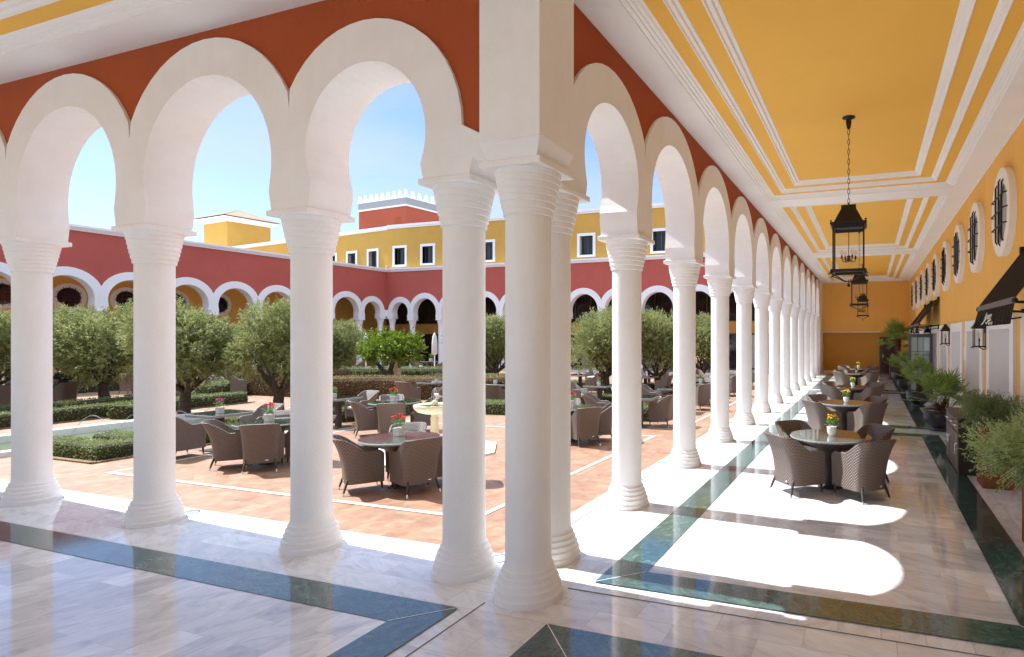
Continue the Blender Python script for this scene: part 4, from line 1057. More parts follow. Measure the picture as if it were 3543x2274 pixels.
# far left and back
chair(-18.6, 10.35, -35, 'brown wicker armchair alone on the sunlit paving left of the dark hedge', GG)
table('s', -19.3, 11.3, 0, 'square wicker table in the sun beyond the lone armchair', SG)
chair(-20.0, 11.6, -90, 'brown wicker armchair in shade left of the far sunny table', GG)
table('r', -20.6, 5.6, 0, 'round wicker table in front of the seated man', TG)
MANCH = chair(-19.75, 6.0, 100, 'brown wicker armchair in which the man in the dark shirt sits', GG)
chair(-20.0, 5.0, 40, 'brown wicker armchair beside the round table left of the seated man', GG)
table('r', -23.0, 9.9, 0, 'round wicker table behind the trunk of the left olive tree', TG)
chair(-22.6, 9.2, 30, 'brown wicker armchair left of the olive trunk behind the hedges', GG)
chair(-21.9, 9.9, 90, 'brown wicker armchair right of the olive trunk behind the hedges', GG)
table('r', -24.3, 4.9, 0, 'round wicker table under the olive trees at the far left edge', TG)
chair(-23.6, 5.3, 100, 'brown wicker armchair right of the table at the far left edge', GG)
table('r', -24.5, 20.1, 0, 'round wicker table in the shade of the left wing', TG)
flowers('g', -24.4, 20.1, 'green potted plant on the shaded table of the left wing', 'green potted plants on courtyard tables', 1.6)
chair(-25.1, 19.6, -60, 'brown wicker armchair left of the shaded table by the white columns', GG); chair(-23.8, 20.5, 115, 'brown wicker armchair right of the shaded table by the white columns', GG)
table('r', -21.3, 23.2, 0, 'round wicker table beside the closed parasol at the back', TG)
flowers('g', -21.2, 23.2, 'green potted plant on the table beside the closed parasol', 'green potted plants on courtyard tables', 1.6)
chair(-20.6, 23.5, 100, 'brown wicker armchair right of the table by the closed parasol', GG); chair(-22.0, 23.0, -80, 'brown wicker armchair left of the table by the closed parasol', GG)

# ================================================================== LANTERNS
def make_lantern():
    t = thing('hanging_lantern', 'black iron lantern', 'lantern')
    Zc = 5.615
    c_ = MB(); c_.lathe([(.10,Zc),(.10,Zc-.012),(.05,Zc-.03),(.035,Zc-.05),(.045,Zc-.07),(.028,Zc-.17),(.015,Zc-.19)][::-1], 20); c_.build('canopy', 'black_iron', t)
    ch_ = MB(); z = Zc-.19; k = 0
    while z > 4.28:
        a = (k % 2)*pi/2; pts = []
        for q in range(13):
            g = 2*pi*q/12; x = .016*cos(g); zz = z-.042+.046*sin(g); pts.append((x*cos(a), x*sin(a), zz))
        ch_.tube(pts, .0045, 5, cap=False); z -= .078; k += 1
    ch_.build('chain', 'black_iron', t)
    h = .235; zb, zt = 3.20, 3.90
    r_ = MB(); r_.frustum((0,0,zt+.03), (h*.93,h*.93), (0,0,zt+.27), (.105,.105)); r_.box((-.11,-.11,zt+.27),(.11,.11,zt+.315)); r_.box((-h-.035,-h-.035,zt+.0),(h+.035,h+.035,zt+.03)); r_.box((-h-.02,-h-.02,zt-.02),(h+.02,h+.02,zt))
    r_.tube([(0,0,zt+.31),(0,0,zt+.37)], .012, 6)
    for a in (-1,1):
        for b_ in (-1,1): r_.ball(((h+.02)*a,(h+.02)*b_,zt+.05), .016, 5); 
    r_.build('roof', 'black_iron', t)
    f = MB()
    for a in (-1,1):
        for b_ in (-1,1):
            f.box((min(a*h,a*(h-.022)), min(b_*h,b_*(h-.022)), zb), (max(a*h,a*(h-.022)), max(b_*h,b_*(h-.022)), zt-.02))
    def hoop(z0, z1, e, t_=.02):
        f.box((-e,-e,z0),(e,-e+t_,z1)); f.box((-e,e-t_,z0),(e,e,z1)); f.box((-e,-e+t_,z0),(-e+t_,e-t_,z1)); f.box((e-t_,-e+t_,z0),(e,e-t_,z1))
    hoop(zb-.045, zb, h+.03, .05); hoop(zt-.065, zt-.021, h-.001, .018)
    f.build('frame', 'black_iron', t)
    g = MB(); e = h-.012
    for q in range(4):
        a = q*pi/2; vs = [(-e,-e,zb),(e,-e,zb),(e,-e,zt-.06),(-e,-e,zt-.06)]
        g.add([(x*cos(a)-y*sin(a), x*sin(a)+y*cos(a), z) for x,y,z in vs], [(0,1,2,3)])
    g.build('glass', 'clear_glass', t)
    b_ = MB()
    for q in range(4):
        a = pi/4+q*pi/2
        b_.tube([((h+.03)*1.41*cos(a)*1.0,(h+.03)*1.41*sin(a),zb-.03),((h+.06)*1.3*cos(a),(h+.06)*1.3*sin(a),zb-.055),(.20*cos(a),.20*sin(a),zb-.12),(.10*cos(a),.10*sin(a),zb-.165),(.02*cos(a),.02*sin(a),zb-.175)], .008, 5)
        b_.tube([((h+.0)*1.41*cos(a),(h+.0)*1.41*sin(a),zb-.05),((h+.055)*1.41*cos(a),(h+.055)*1.41*sin(a),zb-.075)], [.014,.008], 5)
    b_.tube([(0,0,zb-.15),(0,0,zb-.21)], .009, 6); b_.ball((0,0,zb-.235), .026, 6); b_.build('bottom_scroll', 'black_iron', t)
    s_ = MB(); s_.tube([(0,0,zt-.02),(0,0,zb+.20)], .006, 6); s_.lathe([(.0001,-.06),(.02,-.05),(.03,-.02),(.02,.02),(.035,.035),(.0001,.05)], 12, (0,0,zb+.19))
    cs = []
    for q in range(4):
        a = q*pi/2+.5; r0 = .115
        s_.tube([(.02*cos(a),.02*sin(a),zb+.17),(.06*cos(a),.06*sin(a),zb+.135),(.10*cos(a),.10*sin(a),zb+.14),(r0*cos(a),r0*sin(a),zb+.18)], .007, 5)
        s_.lathe([(.0001,0),(.028,.006),(.014,.012),(.014,.055),(.0001,.055)], 10, (r0*cos(a),r0*sin(a),zb+.18)); cs.append((r0*cos(a),r0*sin(a)))
    cl = s_.build('candle_cluster', 'black_iron', t)
    for x, y in cs:
        q = MB(); q.lathe([(.008,.0),(.011,.012),(.026,.04),(.026,.058),(.014,.076),(.0001,.08)], 10, (x,y,zb+.235)); q.build('bulb', 'bulb_glass', cl)
    return t
ln_ = make_lantern(); ln_.location = (2.61, 5.25, 0); LG = 'lanterns hanging in a row from the gallery ceiling'
ln_['label'] = 'nearest and largest black iron lantern hanging on a long chain'; ln_['group'] = LG
dup(ln_, (2.61, 15.1, 0), 0, 'second black iron lantern, hanging just below and behind the nearest one', LG)
dup(ln_, (2.61, 25.2, 0), 0, 'farthest and smallest black iron lantern in front of the ochre end wall', LG)
def make_wall_lamp():
    t = thing('wall_lamp', 'black wall lantern', 'wall lamp')
    h = .10; zb, zt = 1.98, 2.34
    r_ = MB(); r_.frustum((0,0,zt), (h+.02,h+.02), (0,0,zt+.14), (.035,.035)); r_.box((-h-.03,-h-.03,zt-.03),(h+.03,h+.03,zt)); r_.box((-.04,-.04,zt+.14),(.04,.04,zt+.165)); r_.build('roof', 'black_iron', t)
    f = MB()
    for a in (-1,1):
        for b_ in (-1,1): f.box((min(a*h,a*(h-.014)), min(b_*h,b_*(h-.014)), zb), (max(a*h,a*(h-.014)), max(b_*h,b_*(h-.014)), zt-.03))
    f.box((-h-.012,-h-.012,zb-.025),(h+.012,h+.012,zb)); 
    for a in (-1,1):
        for b_ in (-1,1): f.tube([(a*(h+.0),b_*(h+.0),zb-.02),(a*(h+.03),b_*(h+.03),zb-.04)], .01, 5)
    f.tube([(.0,0,zb-.02),(.06,0,zb-.07),(.13,0,zb-.05)], .01, 5); f.box((h-.01,-.03,zt-.12),(.145,.03,zt-.03)); f.box((.13,-.05,zb-.09),(.149,.05,zt+.10)); f.build('frame', 'black_iron', t)
    g = MB(); e = h-.006
    for q in range(4):
        a = q*pi/2; vs = [(-e,-e,zb),(e,-e,zb),(e,-e,zt-.03),(-e,-e,zt-.03)]
        g.add([(x*cos(a)-y*sin(a), x*sin(a)+y*cos(a), z) for x,y,z in vs], [(0,1,2,3)])
    g.build('glass', 'clear_glass', t)
    q = MB(); q.tube([(0,0,zb),(0,0,zb+.1)], .012, 8); q.lathe([(.0001,.0),(.03,.01),(.014,.02),(.014,.06),(.0001,.06)], 10, (0,0,zb+.09)); cl = q.build('lamp_holder', 'black_iron', t)
    q = MB(); q.lathe([(.01,0),(.030,.04),(.030,.07),(.012,.10),(.0001,.105)], 10, (0,0,zb+.15)); q.build('bulb', 'bulb_glass', cl)
    return t
wl_ = make_wall_lamp(); WG = 'wall lanterns between the white doorways'
for k, (y, lb) in enumerate(((8.19, 'black wall lantern hanging just below the nearest awning'), (13.5, 'black wall lantern between the white doorways, clear of any awning'), (18.85, 'black wall lantern above the open glazed door'), (24.2, 'farthest black wall lantern, beyond the two small awnings'))):
    if k == 0: wl_.location = (XW-.15, y, 0); wl_['label'] = lb; wl_['group'] = WG
    else: dup(wl_, (XW-.15, y, 0), 0, lb, WG)

# ================================================================== AWNINGS
def text_mesh(s, size, shear=0.0, ext=.0008):
    cu = bpy.data.curves.new('lettering', 'FONT'); cu.body = s; cu.size = size; cu.shear = shear; cu.align_x = 'CENTER'; cu.extrude = ext; cu.resolution_u = 4
    ob = bpy.data.objects.new('lettering', cu); C.objects.link(ob)
    me = bpy.data.meshes.new_from_object(ob.evaluated_get(bpy.context.evaluated_depsgraph_get())); bpy.data.objects.remove(ob); bpy.data.curves.remove(cu)
    return me
def make_awning():
    t = thing('awning', 'black awning', 'awning')
    W2 = 1.18; P_ = .60       # half width along y, projection towards -x
    m = MB(); n = 12
    top = (-.02, 3.42); bot = (-P_, 2.60)
    for i in range(n):
        y0 = -W2+2*W2*i/n; y1 = -W2+2*W2*(i+1)/n
        for (a, b_) in ((top, bot),):
            m.add([(a[0],y0,a[1]),(a[0],y1,a[1]),(b_[0],y1,b_[1]),(b_[0],y0,b_[1])], [(0,1,2,3)]); m.add([(a[0]-.004,y0,a[1]-.012),(a[0]-.004,y1,a[1]-.012),(b_[0],y1,b_[1]-.012),(b_[0],y0,b_[1]-.012)], [(3,2,1,0)])
    m.build('cover', 'awning_cloth', t)
    v = MB(); n = 40
    def vx(i, f): return -P_-.006-.05*f*(1) - .010*sin(i*1.9)*f - .006*sin(i*.7+1)*f
    for i in range(n):
        for q in range(6):
            f0, f1 = q/6, (q+1)/6; y0 = -W2*(1+.06*f0)+2*W2*(1+.06*f0)*i/n; y1 = -W2*(1+.06*f0)+2*W2*(1+.06*f0)*(i+1)/n
            y2 = -W2*(1+.06*f1)+2*W2*(1+.06*f1)*(i+1)/n; y3 = -W2*(1+.06*f1)+2*W2*(1+.06*f1)*i/n
            z0, z1 = 2.53-.235*f0, 2.53-.235*f1
            v.add([(vx(i,f0),y0,z0),(vx(i+1,f0),y1,z0),(vx(i+1,f1),y2,z1),(vx(i,f1),y3,z1)], [(0,1,2,3)], 0, None, True)
    va = v.build('valance', 'awning_cloth', t)
    b_ = MB(); b_.box((-P_-.02,-W2,2.53),(-P_+.01,W2,2.60)); b_.build('front_bar', 'awning_trim', t)
    a = MB()
    for s_ in (-1, 1):
        y = s_*(W2-.04); a.tube([(-.02,y,2.52),(-P_,y,2.545)], .016, 8); a.tube([(-.02,y,2.44),(-P_*.5,y,2.40),(-P_,y,2.44)], .012, 6); a.box((-.05,y-.03,2.40),(-.001,y+.03,2.56)); a.box((-.07,y-.035,3.36),(-.001,y+.035,3.46)); a.ball((-P_,y+s_*.02,2.56), .035, 6)
    a.build('arm', 'black_iron', t)
    # lettering on the valance, facing -x
    def letter(s, size, yc, z, shear):
        me = text_mesh(s, size, shear); 
        for vtx in me.vertices:
            x, y_, z_ = vtx.co; zz = z+y_; f = (2.53-zz)/.235
            vtx.co = (-P_-.026-.05*f-.001*0-z_, yc-x, zz)
        me.materials.append(MAT['mark_white']); o = bpy.data.objects.new('lettering', me); C.objects.link(o); o.parent = va; return o
    letter('Alevante', .135, .14, 2.385, .35)
    letter('ANGEL LE\u00d3N', .046, -.14, 2.312, 0)
    s_ = MB()
    pts = [(.52,2.318),(.40,2.335),(.30,2.375),(.22,2.40),(.20,2.345),(.12,2.325),(.02,2.365),(-.16,2.372)]
    wds = [.002,.010,.012,.004,.010,.008,.012,.004]
    for i in range(len(pts)-1):
        (y0,z0),(y1,z1) = pts[i], pts[i+1]; a0, a1 = wds[i], wds[i+1]
        X = lambda z: -P_-.028-.05*(2.53-z)/.235
        s_.add([(X(z0),y0,z0-a0),(X(z1),y1,z1-a1),(X(z1),y1,z1+a1),(X(z0),y0,z0+a0)], [(0,1,2,3)])
    s_.build('swoosh', 'mark_white', va)
    return t
aw = make_awning(); AG = 'black awnings over gallery doorways'
aw.location = (XW, DC[2]-.10, 0); aw['label'] = 'large nearest black awning with white script lettering on its valance'; aw['group'] = AG
dup(aw, (XW, 17.55, 0), 0, 'nearer of the two small distant black awnings over the glazed doors', AG)
dup(aw, (XW, 20.15, 0), 0, 'farther of the two small distant black awnings over the glazed doors', AG)
# small white notice box on the wall
nb = MB().box((-.045,10.75,1.60),(-.001,10.93,1.93)); nb.build('notice_box', 'white_paint', None, (XW,0,0), bevel=.006); nb = C.objects['notice_box']; tag(nb, 'slim white box fixed to the ochre wall between two white doorways', 'box')

# ================================================================== SIDEBOARD
sb = thing('sideboard', 'dark wicker sideboard with steel handled drawers and doors beside the black pots', 'sideboard', (4.215, 5.70, 0))
b_ = MB(); b_.box((.012,0,.0),(.46,1.52,.86)); b_.build('cabinet_body', 'dark_wicker', sb, bevel=.006)
b_ = MB(); b_.box((-.01,-.01,.86),(.47,1.53,.89)); b_.build('top_board', 'dark_wicker', sb)
for k in range(3):
    y0 = .03+k*.49; b_ = MB(); b_.box((0,y0,.66),(.011,y0+.47,.84)); d_ = b_.build('drawer', 'wicker', sb)
    q = MB(); q.tube([(0,y0+.16,.75),(-.03,y0+.17,.75),(-.03,y0+.30,.75),(0,y0+.31,.75)], .009, 6); q.build('handle', 'steel', d_)
    b_ = MB(); b_.box((0,y0,.05),(.011,y0+.47,.64)); d_ = b_.build('cabinet_door', 'wicker', sb)
    q = MB(); yy_ = y0+.41 if k % 2 else y0+.06; q.tube([(0,yy_,.28),(-.03,yy_,.29),(-.03,yy_,.47),(0,yy_,.48)], .009, 6); q.build('handle', 'steel', d_)
# ================================================================== GROUND LIGHTS
gl = thing('ground_light', 'round glass floor light', 'floor light', (-4.88, .345, .010))
b_ = MB().lathe([(.09,0),(.09,.004),(.075,.006),(.0001,.006)], 24); b_.build('lens', 'door_glass', gl)
b_ = MB().lathe([(.09,.0005),(.10,.0005),(.10,.006),(.09,.006)], 24, cap=False); b_.build('rim', 'steel', gl)
gl['label'] = 'round floor light beside the third column from the left'; gl['group'] = 'floor lights set in the marble'
for x, y, lb in ((-.44,.36,'round floor light at the foot of the corner columns'), (-.38,4.93,'round floor light in the marble left of the third gallery column'), (-.38,9.9,'round floor light left of the fifth gallery column'), (-9.85,.345,'round floor light at the far left edge of the marble')):
    dup(gl, (x, y, .010), 0, lb)
# ================================================================== PLANTING
def leaf_quads(m, c, d, L_, W, mi=0, rr=R):
    """one pointed leaf: a slim rhombus along d"""
    u = d.cross(Vector((rr.gauss(0,1), rr.gauss(0,1), rr.gauss(0,1))))
    if u.length < 1e-4: u = d.orthogonal()
    u = u.normalized()*W*.5
    o = len(m.v); a = c; b_ = c+d*L_*.45+u; e = c+d*L_; f = c+d*L_*.45-u
    m.v += [tuple(a), tuple(b_), tuple(e), tuple(f)]; m.f.append((o,o+1,o+2,o+3)); m.m.append(mi); m.uv.append(None); m.sm.append(False)
def crown_mesh(name, seed, mat, rx, rz, n_tw, per, leafL, leafW, tw=.28, lobes=9):
    """foliage built from twigs that grow outward from a handful of lobes"""
    rr = random.Random(seed); m = MB()
    lb = []
    for k in range(lobes):
        a = rr.uniform(0, 2*pi); q = rr.uniform(.25, .66); z = rr.uniform(-.45, .5)
        lb.append((Vector((rx*q*cos(a), rx*q*sin(a), rz*z)), rr.uniform(.40, .62)))
    lb.append((Vector((0,0,0)), .66))
    for t in range(n_tw):
        c0, s_ = lb[rr.randrange(len(lb))]
        d = Vector((rr.gauss(0,1), rr.gauss(0,1), rr.gauss(.12,1))).normalized()
        q = rr.uniform(.62, 1.0)**.7
        p = c0+Vector((d.x*rx*s_*q, d.y*rx*s_*q, d.z*rz*s_*q))
        g = (p.normalized()*.5+d*.6+Vector((rr.gauss(0,.35), rr.gauss(0,.35), rr.gauss(.30,.35)))).normalized()
        Lt = tw*rr.uniform(.5, 1.3)
        for k in range(per):
            f = k/per; base = p+g*Lt*f
            ld = (g*.9+Vector((rr.gauss(0,.6), rr.gauss(0,.6), rr.gauss(0,.6)))).normalized()
            leaf_quads(m, base, ld, leafL*rr.uniform(.7,1.3), leafW*rr.uniform(.7,1.3), 0, rr)
    return m.mesh(name, [mat])
def trunk_mesh(seed, h, r, spread, mat='bark', n=7, lean=.1, fork=.45):
    rr = random.Random(seed); m = MB()
    top = Vector((rr.uniform(-lean, lean), rr.uniform(-lean, lean), h*fork))
    pts = [(0,0,-.02), (rr.uniform(-.03,.03), rr.uniform(-.03,.03), .10), (top.x*.5+rr.uniform(-.04,.04), top.y*.5, top.z*.5), tuple(top)]
    m.tube(pts, [r*1.45, r*1.1, r*.95, r*.85], 10)
    for k in range(n):
        a = 2*pi*k/n+rr.uniform(-.4,.4); sp = spread*rr.uniform(.6,1.1)
        e = Vector((sp*cos(a), sp*sin(a), h*rr.uniform(.85,1.25)))
        mid = top.lerp(e, .45)+Vector((rr.uniform(-.1,.1), rr.uniform(-.1,.1), -.10))
        m.tube([tuple(top-Vector((0,0,.05))), tuple(mid), tuple(e)], [r*.5, r*.33, r*.12], 6)
        for q in range(2):
            e2 = e+Vector((rr.uniform(-.4,.4), rr.uniform(-.4,.4), rr.uniform(.1,.5))); m.tube([tuple(mid), tuple(mid.lerp(e2,.6)), tuple(e2)], [r*.25, r*.15, r*.05], 5)
    return m.mesh('tree_trunk', [mat])
OC = [crown_mesh('olive_crown', 11+k, 'olive_leaf', 1.26, 1.20, 3400, 13, .090, .024, .26, 16) for k in range(3)]
OT = [trunk_mesh(21+k, 1.35, .15, .75, fork=.52) for k in range(3)]
TRG = 'olive trees in the courtyard'
def olive(k, x, y, zc, sx, sz, rz, label, tz=1.0):
    x, y = yd(x, y); t = thing('olive_tree', label, 'tree', (x, y, YZ), rz, TRG)
    c_ = bpy.data.objects.new('crown', OC[k]); C.objects.link(c_); c_.parent = t; c_.location = (0,0,zc); c_.scale = (sx, sx, sz)
    q = bpy.data.objects.new('trunk', OT[(k+1) % 3]); C.objects.link(q); q.parent = t; q.scale = (1,1,tz)
    return t
olive(0, -12.5, 7.25, 2.08, .92, .98, .3, 'round olive tree with a stout forked trunk between the second and third columns')
olive(1, -14.4, 6.0, 2.15, 1.05, 1.06, 1.2, 'large olive tree close behind the second column, left of the round one')
olive(2, -19.6, 6.95, 2.0, 1.12, 1.12, 2.2, 'olive tree with a straight dark trunk standing in the hedge at left')
olive(0, -26.32, 9.24, 2.35, .92, .82, 4.0, 'paler olive tree just right of the leftmost column, behind the seated man')
olive(1, -20.53, 4.77, 2.15, .92, 1.0, 3.1, 'olive tree cut off by the left edge of the photo')
olive(2, -17.3, 13.0, 1.95, .95, .92, 5.0, 'silvery olive tree showing just right of the third column')
olive(0, -16.6, 20.2, 2.1, .80, .85, 1.9, 'small grey olive tree left of the corner columns, in front of the parasol')
olive(1, -11.9, 16.6, 2.1, 1.05, 1.0, 2.7, 'olive tree glimpsed in the gap between the two corner columns')
olive(2, -6.35, 15.6, 2.12, 1.12, 1.12, .7, 'big olive tree seen between the corner columns and the second gallery column')
olive(0, -4.55, 16.4, 2.05, .95, .98, 3.8, 'olive tree right of the big one, seen past the second gallery column')
olive(1, -4.1, 20.4, 2.25, .92, .98, 5.6, 'olive tree beyond the third gallery column, near the far stone fountain')
# citrus tree
ct = thing('citrus_tree', 'bright green citrus tree with small green fruit above the flowering hedge', 'tree', (*yd(-14.75, 13.45), YZ))
cm_ = crown_mesh('citrus_crown', 77, 'citrus_leaf', 1.15, .72, 800, 12, .115, .050, .26, 12)
c_ = bpy.data.objects.new('crown', cm_); C.objects.link(c_); c_.parent = ct; c_.location = (.05, 0, 1.86)
tm = MB()
tm.tube([(0,0,0),(.02,0,.5),(.05,0,.72)], [.13,.11,.12], 9)
tm.tube([(.05,0,.70),(-.25,-.1,.95),(-.62,-.1,1.35),(-.8,0,1.8)], [.10,.085,.06,.03], 8); tm.tube([(.05,0,.70),(.18,0,1.05),(.22,.1,1.45),(.15,.1,1.9)], [.11,.09,.07,.03], 8); tm.tube([(.20,0,1.15),(.5,0,1.5),(.8,.1,1.85)], [.06,.045,.02], 7)
tm.build('trunk', 'bark', ct)
fm = MB(); rr = random.Random(4)
for k in range(22):
    a = rr.uniform(0,2*pi); q = rr.uniform(.6,1.0); fm.ball((.05+1.3*q*cos(a), 1.3*q*sin(a), 1.75+rr.uniform(-.6,.4)), .038, 5)
fm.build('fruit', 'citrus_fruit', ct)

def hedge(name, label, pts, w_, h, dens=420, mat='hedge_leaf', core='hedge_core', seed=1, L_=.045, closed=False, group=None, jitter=.02):
    """clipped hedge along a polyline: rounded solid core bristling with leaves"""
    rr = random.Random(seed); m = MB()
    P_ = [Vector(yd(p[0], p[1])) for p in pts]
    sec = [(-w_/2, 0), (-w_/2*1.02, h*.5), (-w_/2*.98, h*.86), (-w_/2*.72, h), (w_/2*.72, h), (w_/2*.98, h*.86), (w_/2*1.02, h*.5), (w_/2, 0)]
    off = []
    for i, p in enumerate(P_):
        d0 = (p-P_[i-1]).normalized() if i else None; d1 = (P_[i+1]-p).normalized() if i < len(P_)-1 else None
        n0 = Vector((d0.y,-d0.x)) if d0 else None; n1 = Vector((d1.y,-d1.x)) if d1 else None
        if n0 and n1: b_ = (n0+n1).normalized(); off.append(b_/max(.5, b_.dot(n0)))
        else: off.append(n0 or n1)
    vs = [(p.x+o.x*a*.93, p.y+o.y*a*.93, max(0,z-.02) if z else 0) for p, o in zip(P_, off) for a, z in sec]
    k = len(sec); fs = []
    for i in range(len(P_)-1):
        for q in range(k-1): fs.append((i*k+q, i*k+q+1, (i+1)*k+q+1, (i+1)*k+q))
    fs.append(tuple(range(k))); fs.append(tuple(range(len(vs)-1, len(vs)-1-k, -1)))
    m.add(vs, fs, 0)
    full = [(p.x+o.x*a, p.y+o.y*a, z) for p, o in zip(P_, off) for a, z in sec]
    for i in range(len(P_)-1):
        for q in range(k-1):
            A_, B_, C_, D_ = [Vector(full[j]) for j in (i*k+q, i*k+q+1, (i+1)*k+q+1, (i+1)*k+q)]
            ar = ((B_-A_).cross(D_-A_)).length; nn = (B_-A_).cross(D_-A_)
            if nn.length < 1e-6: continue
            nn.normalize(); cen = (A_+B_+C_+D_)/4; axis = Vector(((P_[i].x+P_[i+1].x)/2, (P_[i].y+P_[i+1].y)/2, h*.4))
            if nn.dot(cen-axis) < 0: nn = -nn
            for _ in range(int(ar*dens)+1):
                u, v = rr.random(), rr.random(); p = A_*(1-u)*(1-v)+B_*u*(1-v)+C_*u*v+D_*(1-u)*v
                p += nn*rr.uniform(-.02, jitter); d = (nn*.8+Vector((rr.gauss(0,.6), rr.gauss(0,.6), rr.gauss(.2,.6)))).normalized()
                leaf_quads(m, p, d, L_*rr.uniform(.6,1.4), L_*.55, 1, rr)
    for e, s_ in ((0, -1), (-1, 1)):
        j = 0 if e == 0 else len(P_)-1; dirv = (P_[0]-P_[1]).normalized() if e == 0 else (P_[-1]-P_[-2]).normalized(); o = off[j]
        for _ in range(int(w_*h*dens)):
            a = rr.uniform(-w_/2, w_/2); z = rr.uniform(0, h); p = Vector((P_[j].x+o.x*a+dirv.x*rr.uniform(-.02,.03), P_[j].y+o.y*a+dirv.y*rr.uniform(-.02,.03), z))
            leaf_quads(m, p, (Vector((dirv.x, dirv.y, 0))*.8+Vector((rr.gauss(0,.6), rr.gauss(0,.6), rr.gauss(.2,.6)))).normalized(), L_*rr.uniform(.6,1.4), L_*.55, 1, rr)
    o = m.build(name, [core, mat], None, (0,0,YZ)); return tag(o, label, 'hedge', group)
HG = 'clipped box hedges'
hedge('hedge', 'low sunlit box hedge forming a corner beside the leftmost column', [(-11.3,1.97),(-9.78,1.97),(-9.78,5.2),(-11.3,5.2)], .42, .30, 1300, seed=2, group=HG, L_=.032)
hedge('hedge', 'small low box hedge tucked inside the corner hedge by the water channel', [(-11.35,2.75),(-10.45,2.75),(-10.45,4.3)], .40, .29, 1200, seed=3, group=HG, L_=.032)
hedge('hedge', 'long straight box hedge behind the water channel at left', [(-16.4,-4.0),(-16.4,9.0)], .45, .37, 500, seed=4, group=HG)
hedge('hedge', 'second long box hedge behind the first, around the olive trunk', [(-18.3,-2.0),(-18.3,8.6)], .45, .37, 420, seed=5, group=HG)
hedge('hedge', 'short rounded end of box hedge left of the sunny paving', [(-16.8,8.0),(-16.0,6.4),(-15.6,5.2)], .55, .38, 420, seed=6, group=HG)
hedge('hedge', 'box hedge running back beside the sunlit path at left', [(-19.8,9.2),(-21.2,12.0),(-22.6,14)], .9, .45, 300, seed=7, group=HG, L_=.055)
hedge('hedge', 'shaded box hedge in front of the left wing behind the seated man', [(-25.8,3.5),(-25.8,10.5)], .8, .6, 260, seed=8, group=HG, L_=.06)
hedge('hedge', 'dense dark hedge right of the lone armchair, behind the forked olive trunk', [(-19.4,11.2),(-16.6,11.2),(-15.9,12.6)], .8, .95, 420, mat='redhedge_leaf', core='redhedge_core', seed=9, L_=.055)
hedge('hedge', 'small hedge at the foot of the forked olive tree', [(-12.3,7.8),(-11.7,8.9)], .5, .36, 420, seed=10, group=HG)
hedge('hedge', 'low hedge behind the tables left of the fountain', [(-10.0,6.55),(-9.2,7.6),(-9.3,9.0)], .42, .36, 500, seed=11, group=HG)
hedge('hedge', 'low box hedge in the gap between the corner columns', [(-7.4,9.45),(-5.9,9.6)], .55, .37, 700, seed=12, group=HG)
hedge('hedge', 'second low box hedge behind it in the same gap', [(-7.9,10.6),(-6.9,11.1)], .5, .37, 600, seed=13, group=HG)
hedge('hedge', 'low box hedge behind the round table right of the corner columns', [(-6.0,11.9),(-4.4,12.0)], .5, .37, 600, seed=14, group=HG)
hedge('hedge', 'low box hedge behind the second gallery column', [(-4.1,9.3),(-2.2,9.75)], .5, .38, 600, seed=15, group=HG)
hedge('hedge', 'box hedge behind the table with pink flowers', [(-5.9,16.7),(-3.8,16.9)], .5, .38, 500, seed=16, group=HG)
hedge('hedge', 'box hedge behind the tables under the big olive tree', [(-9.6,16.6),(-7.2,16.9)], .6, .4, 450, seed=17, group=HG)
hedge('hedge', 'box hedge seen between the fifth and sixth gallery columns', [(-2.6,19.4),(-1.7,19.5)], .5, .4, 450, seed=18, group=HG)
hedge('flowering_hedge', 'reddish flowering hedge rounding a corner below the citrus tree', [(-14.6,10.6),(-14.3,11.2),(-13.3,11.75),(-11.6,12.0),(-10.0,12.6),(-9.2,13.6)], .75, .78, 520, mat='redhedge_leaf', core='redhedge_core', seed=19, L_=.05, jitter=.05)
hedge('hedge', 'tall green hedge behind the citrus tree', [(-21.5,13.0),(-19.0,14.6),(-15.5,15.8),(-12.6,17.3)], .8, .85, 420, seed=20, L_=.055, jitter=.05)
hedge('hedge', 'green hedge between the corner columns in the distance', [(-13.4,14.2),(-10.6,15.4)], .8, .7, 380, seed=21, L_=.055)
# pale blossom on the flowering hedge
bl = MB(); rr = random.Random(12)
# serrated brick edging round the near hedge
ed = MB()
def edging(pts, z=.03):
    for (a, b_) in zip(pts[:-1], pts[1:]):
        a = Vector(a); b_ = Vector(b_); d = (b_-a); L_ = d.length; d.normalize(); n_ = int(L_/.075); nn = Vector((-d.y, d.x))
        for k in range(n_):
            p = a+d*(L_*k/n_); q = [p, p+d*.06, p+d*.06+nn*.10, p+nn*.10]
            ed.add([(v.x,v.y,.0) for v in q]+[(v.x,v.y,z) for v in q], [(4,5,6,7),(0,1,5,4),(1,2,6,5),(2,3,7,6),(3,0,4,7)])
edging([yd(*p) for p in ((-11.5,1.62),(-9.43,1.62),(-9.43,5.5))])
tag(ed.build('brick_edging', 'paving_border', None, (0,0,YZ)), 'narrow toothed brick edging round the sunlit corner hedge', 'edging')
ed = MB(); edging([yd(*p) for p in ((-16.1,-4),(-16.1,9.2))])
tag(ed.build('brick_edging', 'paving_border', None, (0,0,YZ)), 'straight brick edging between the water channel and the long hedge', 'edging')

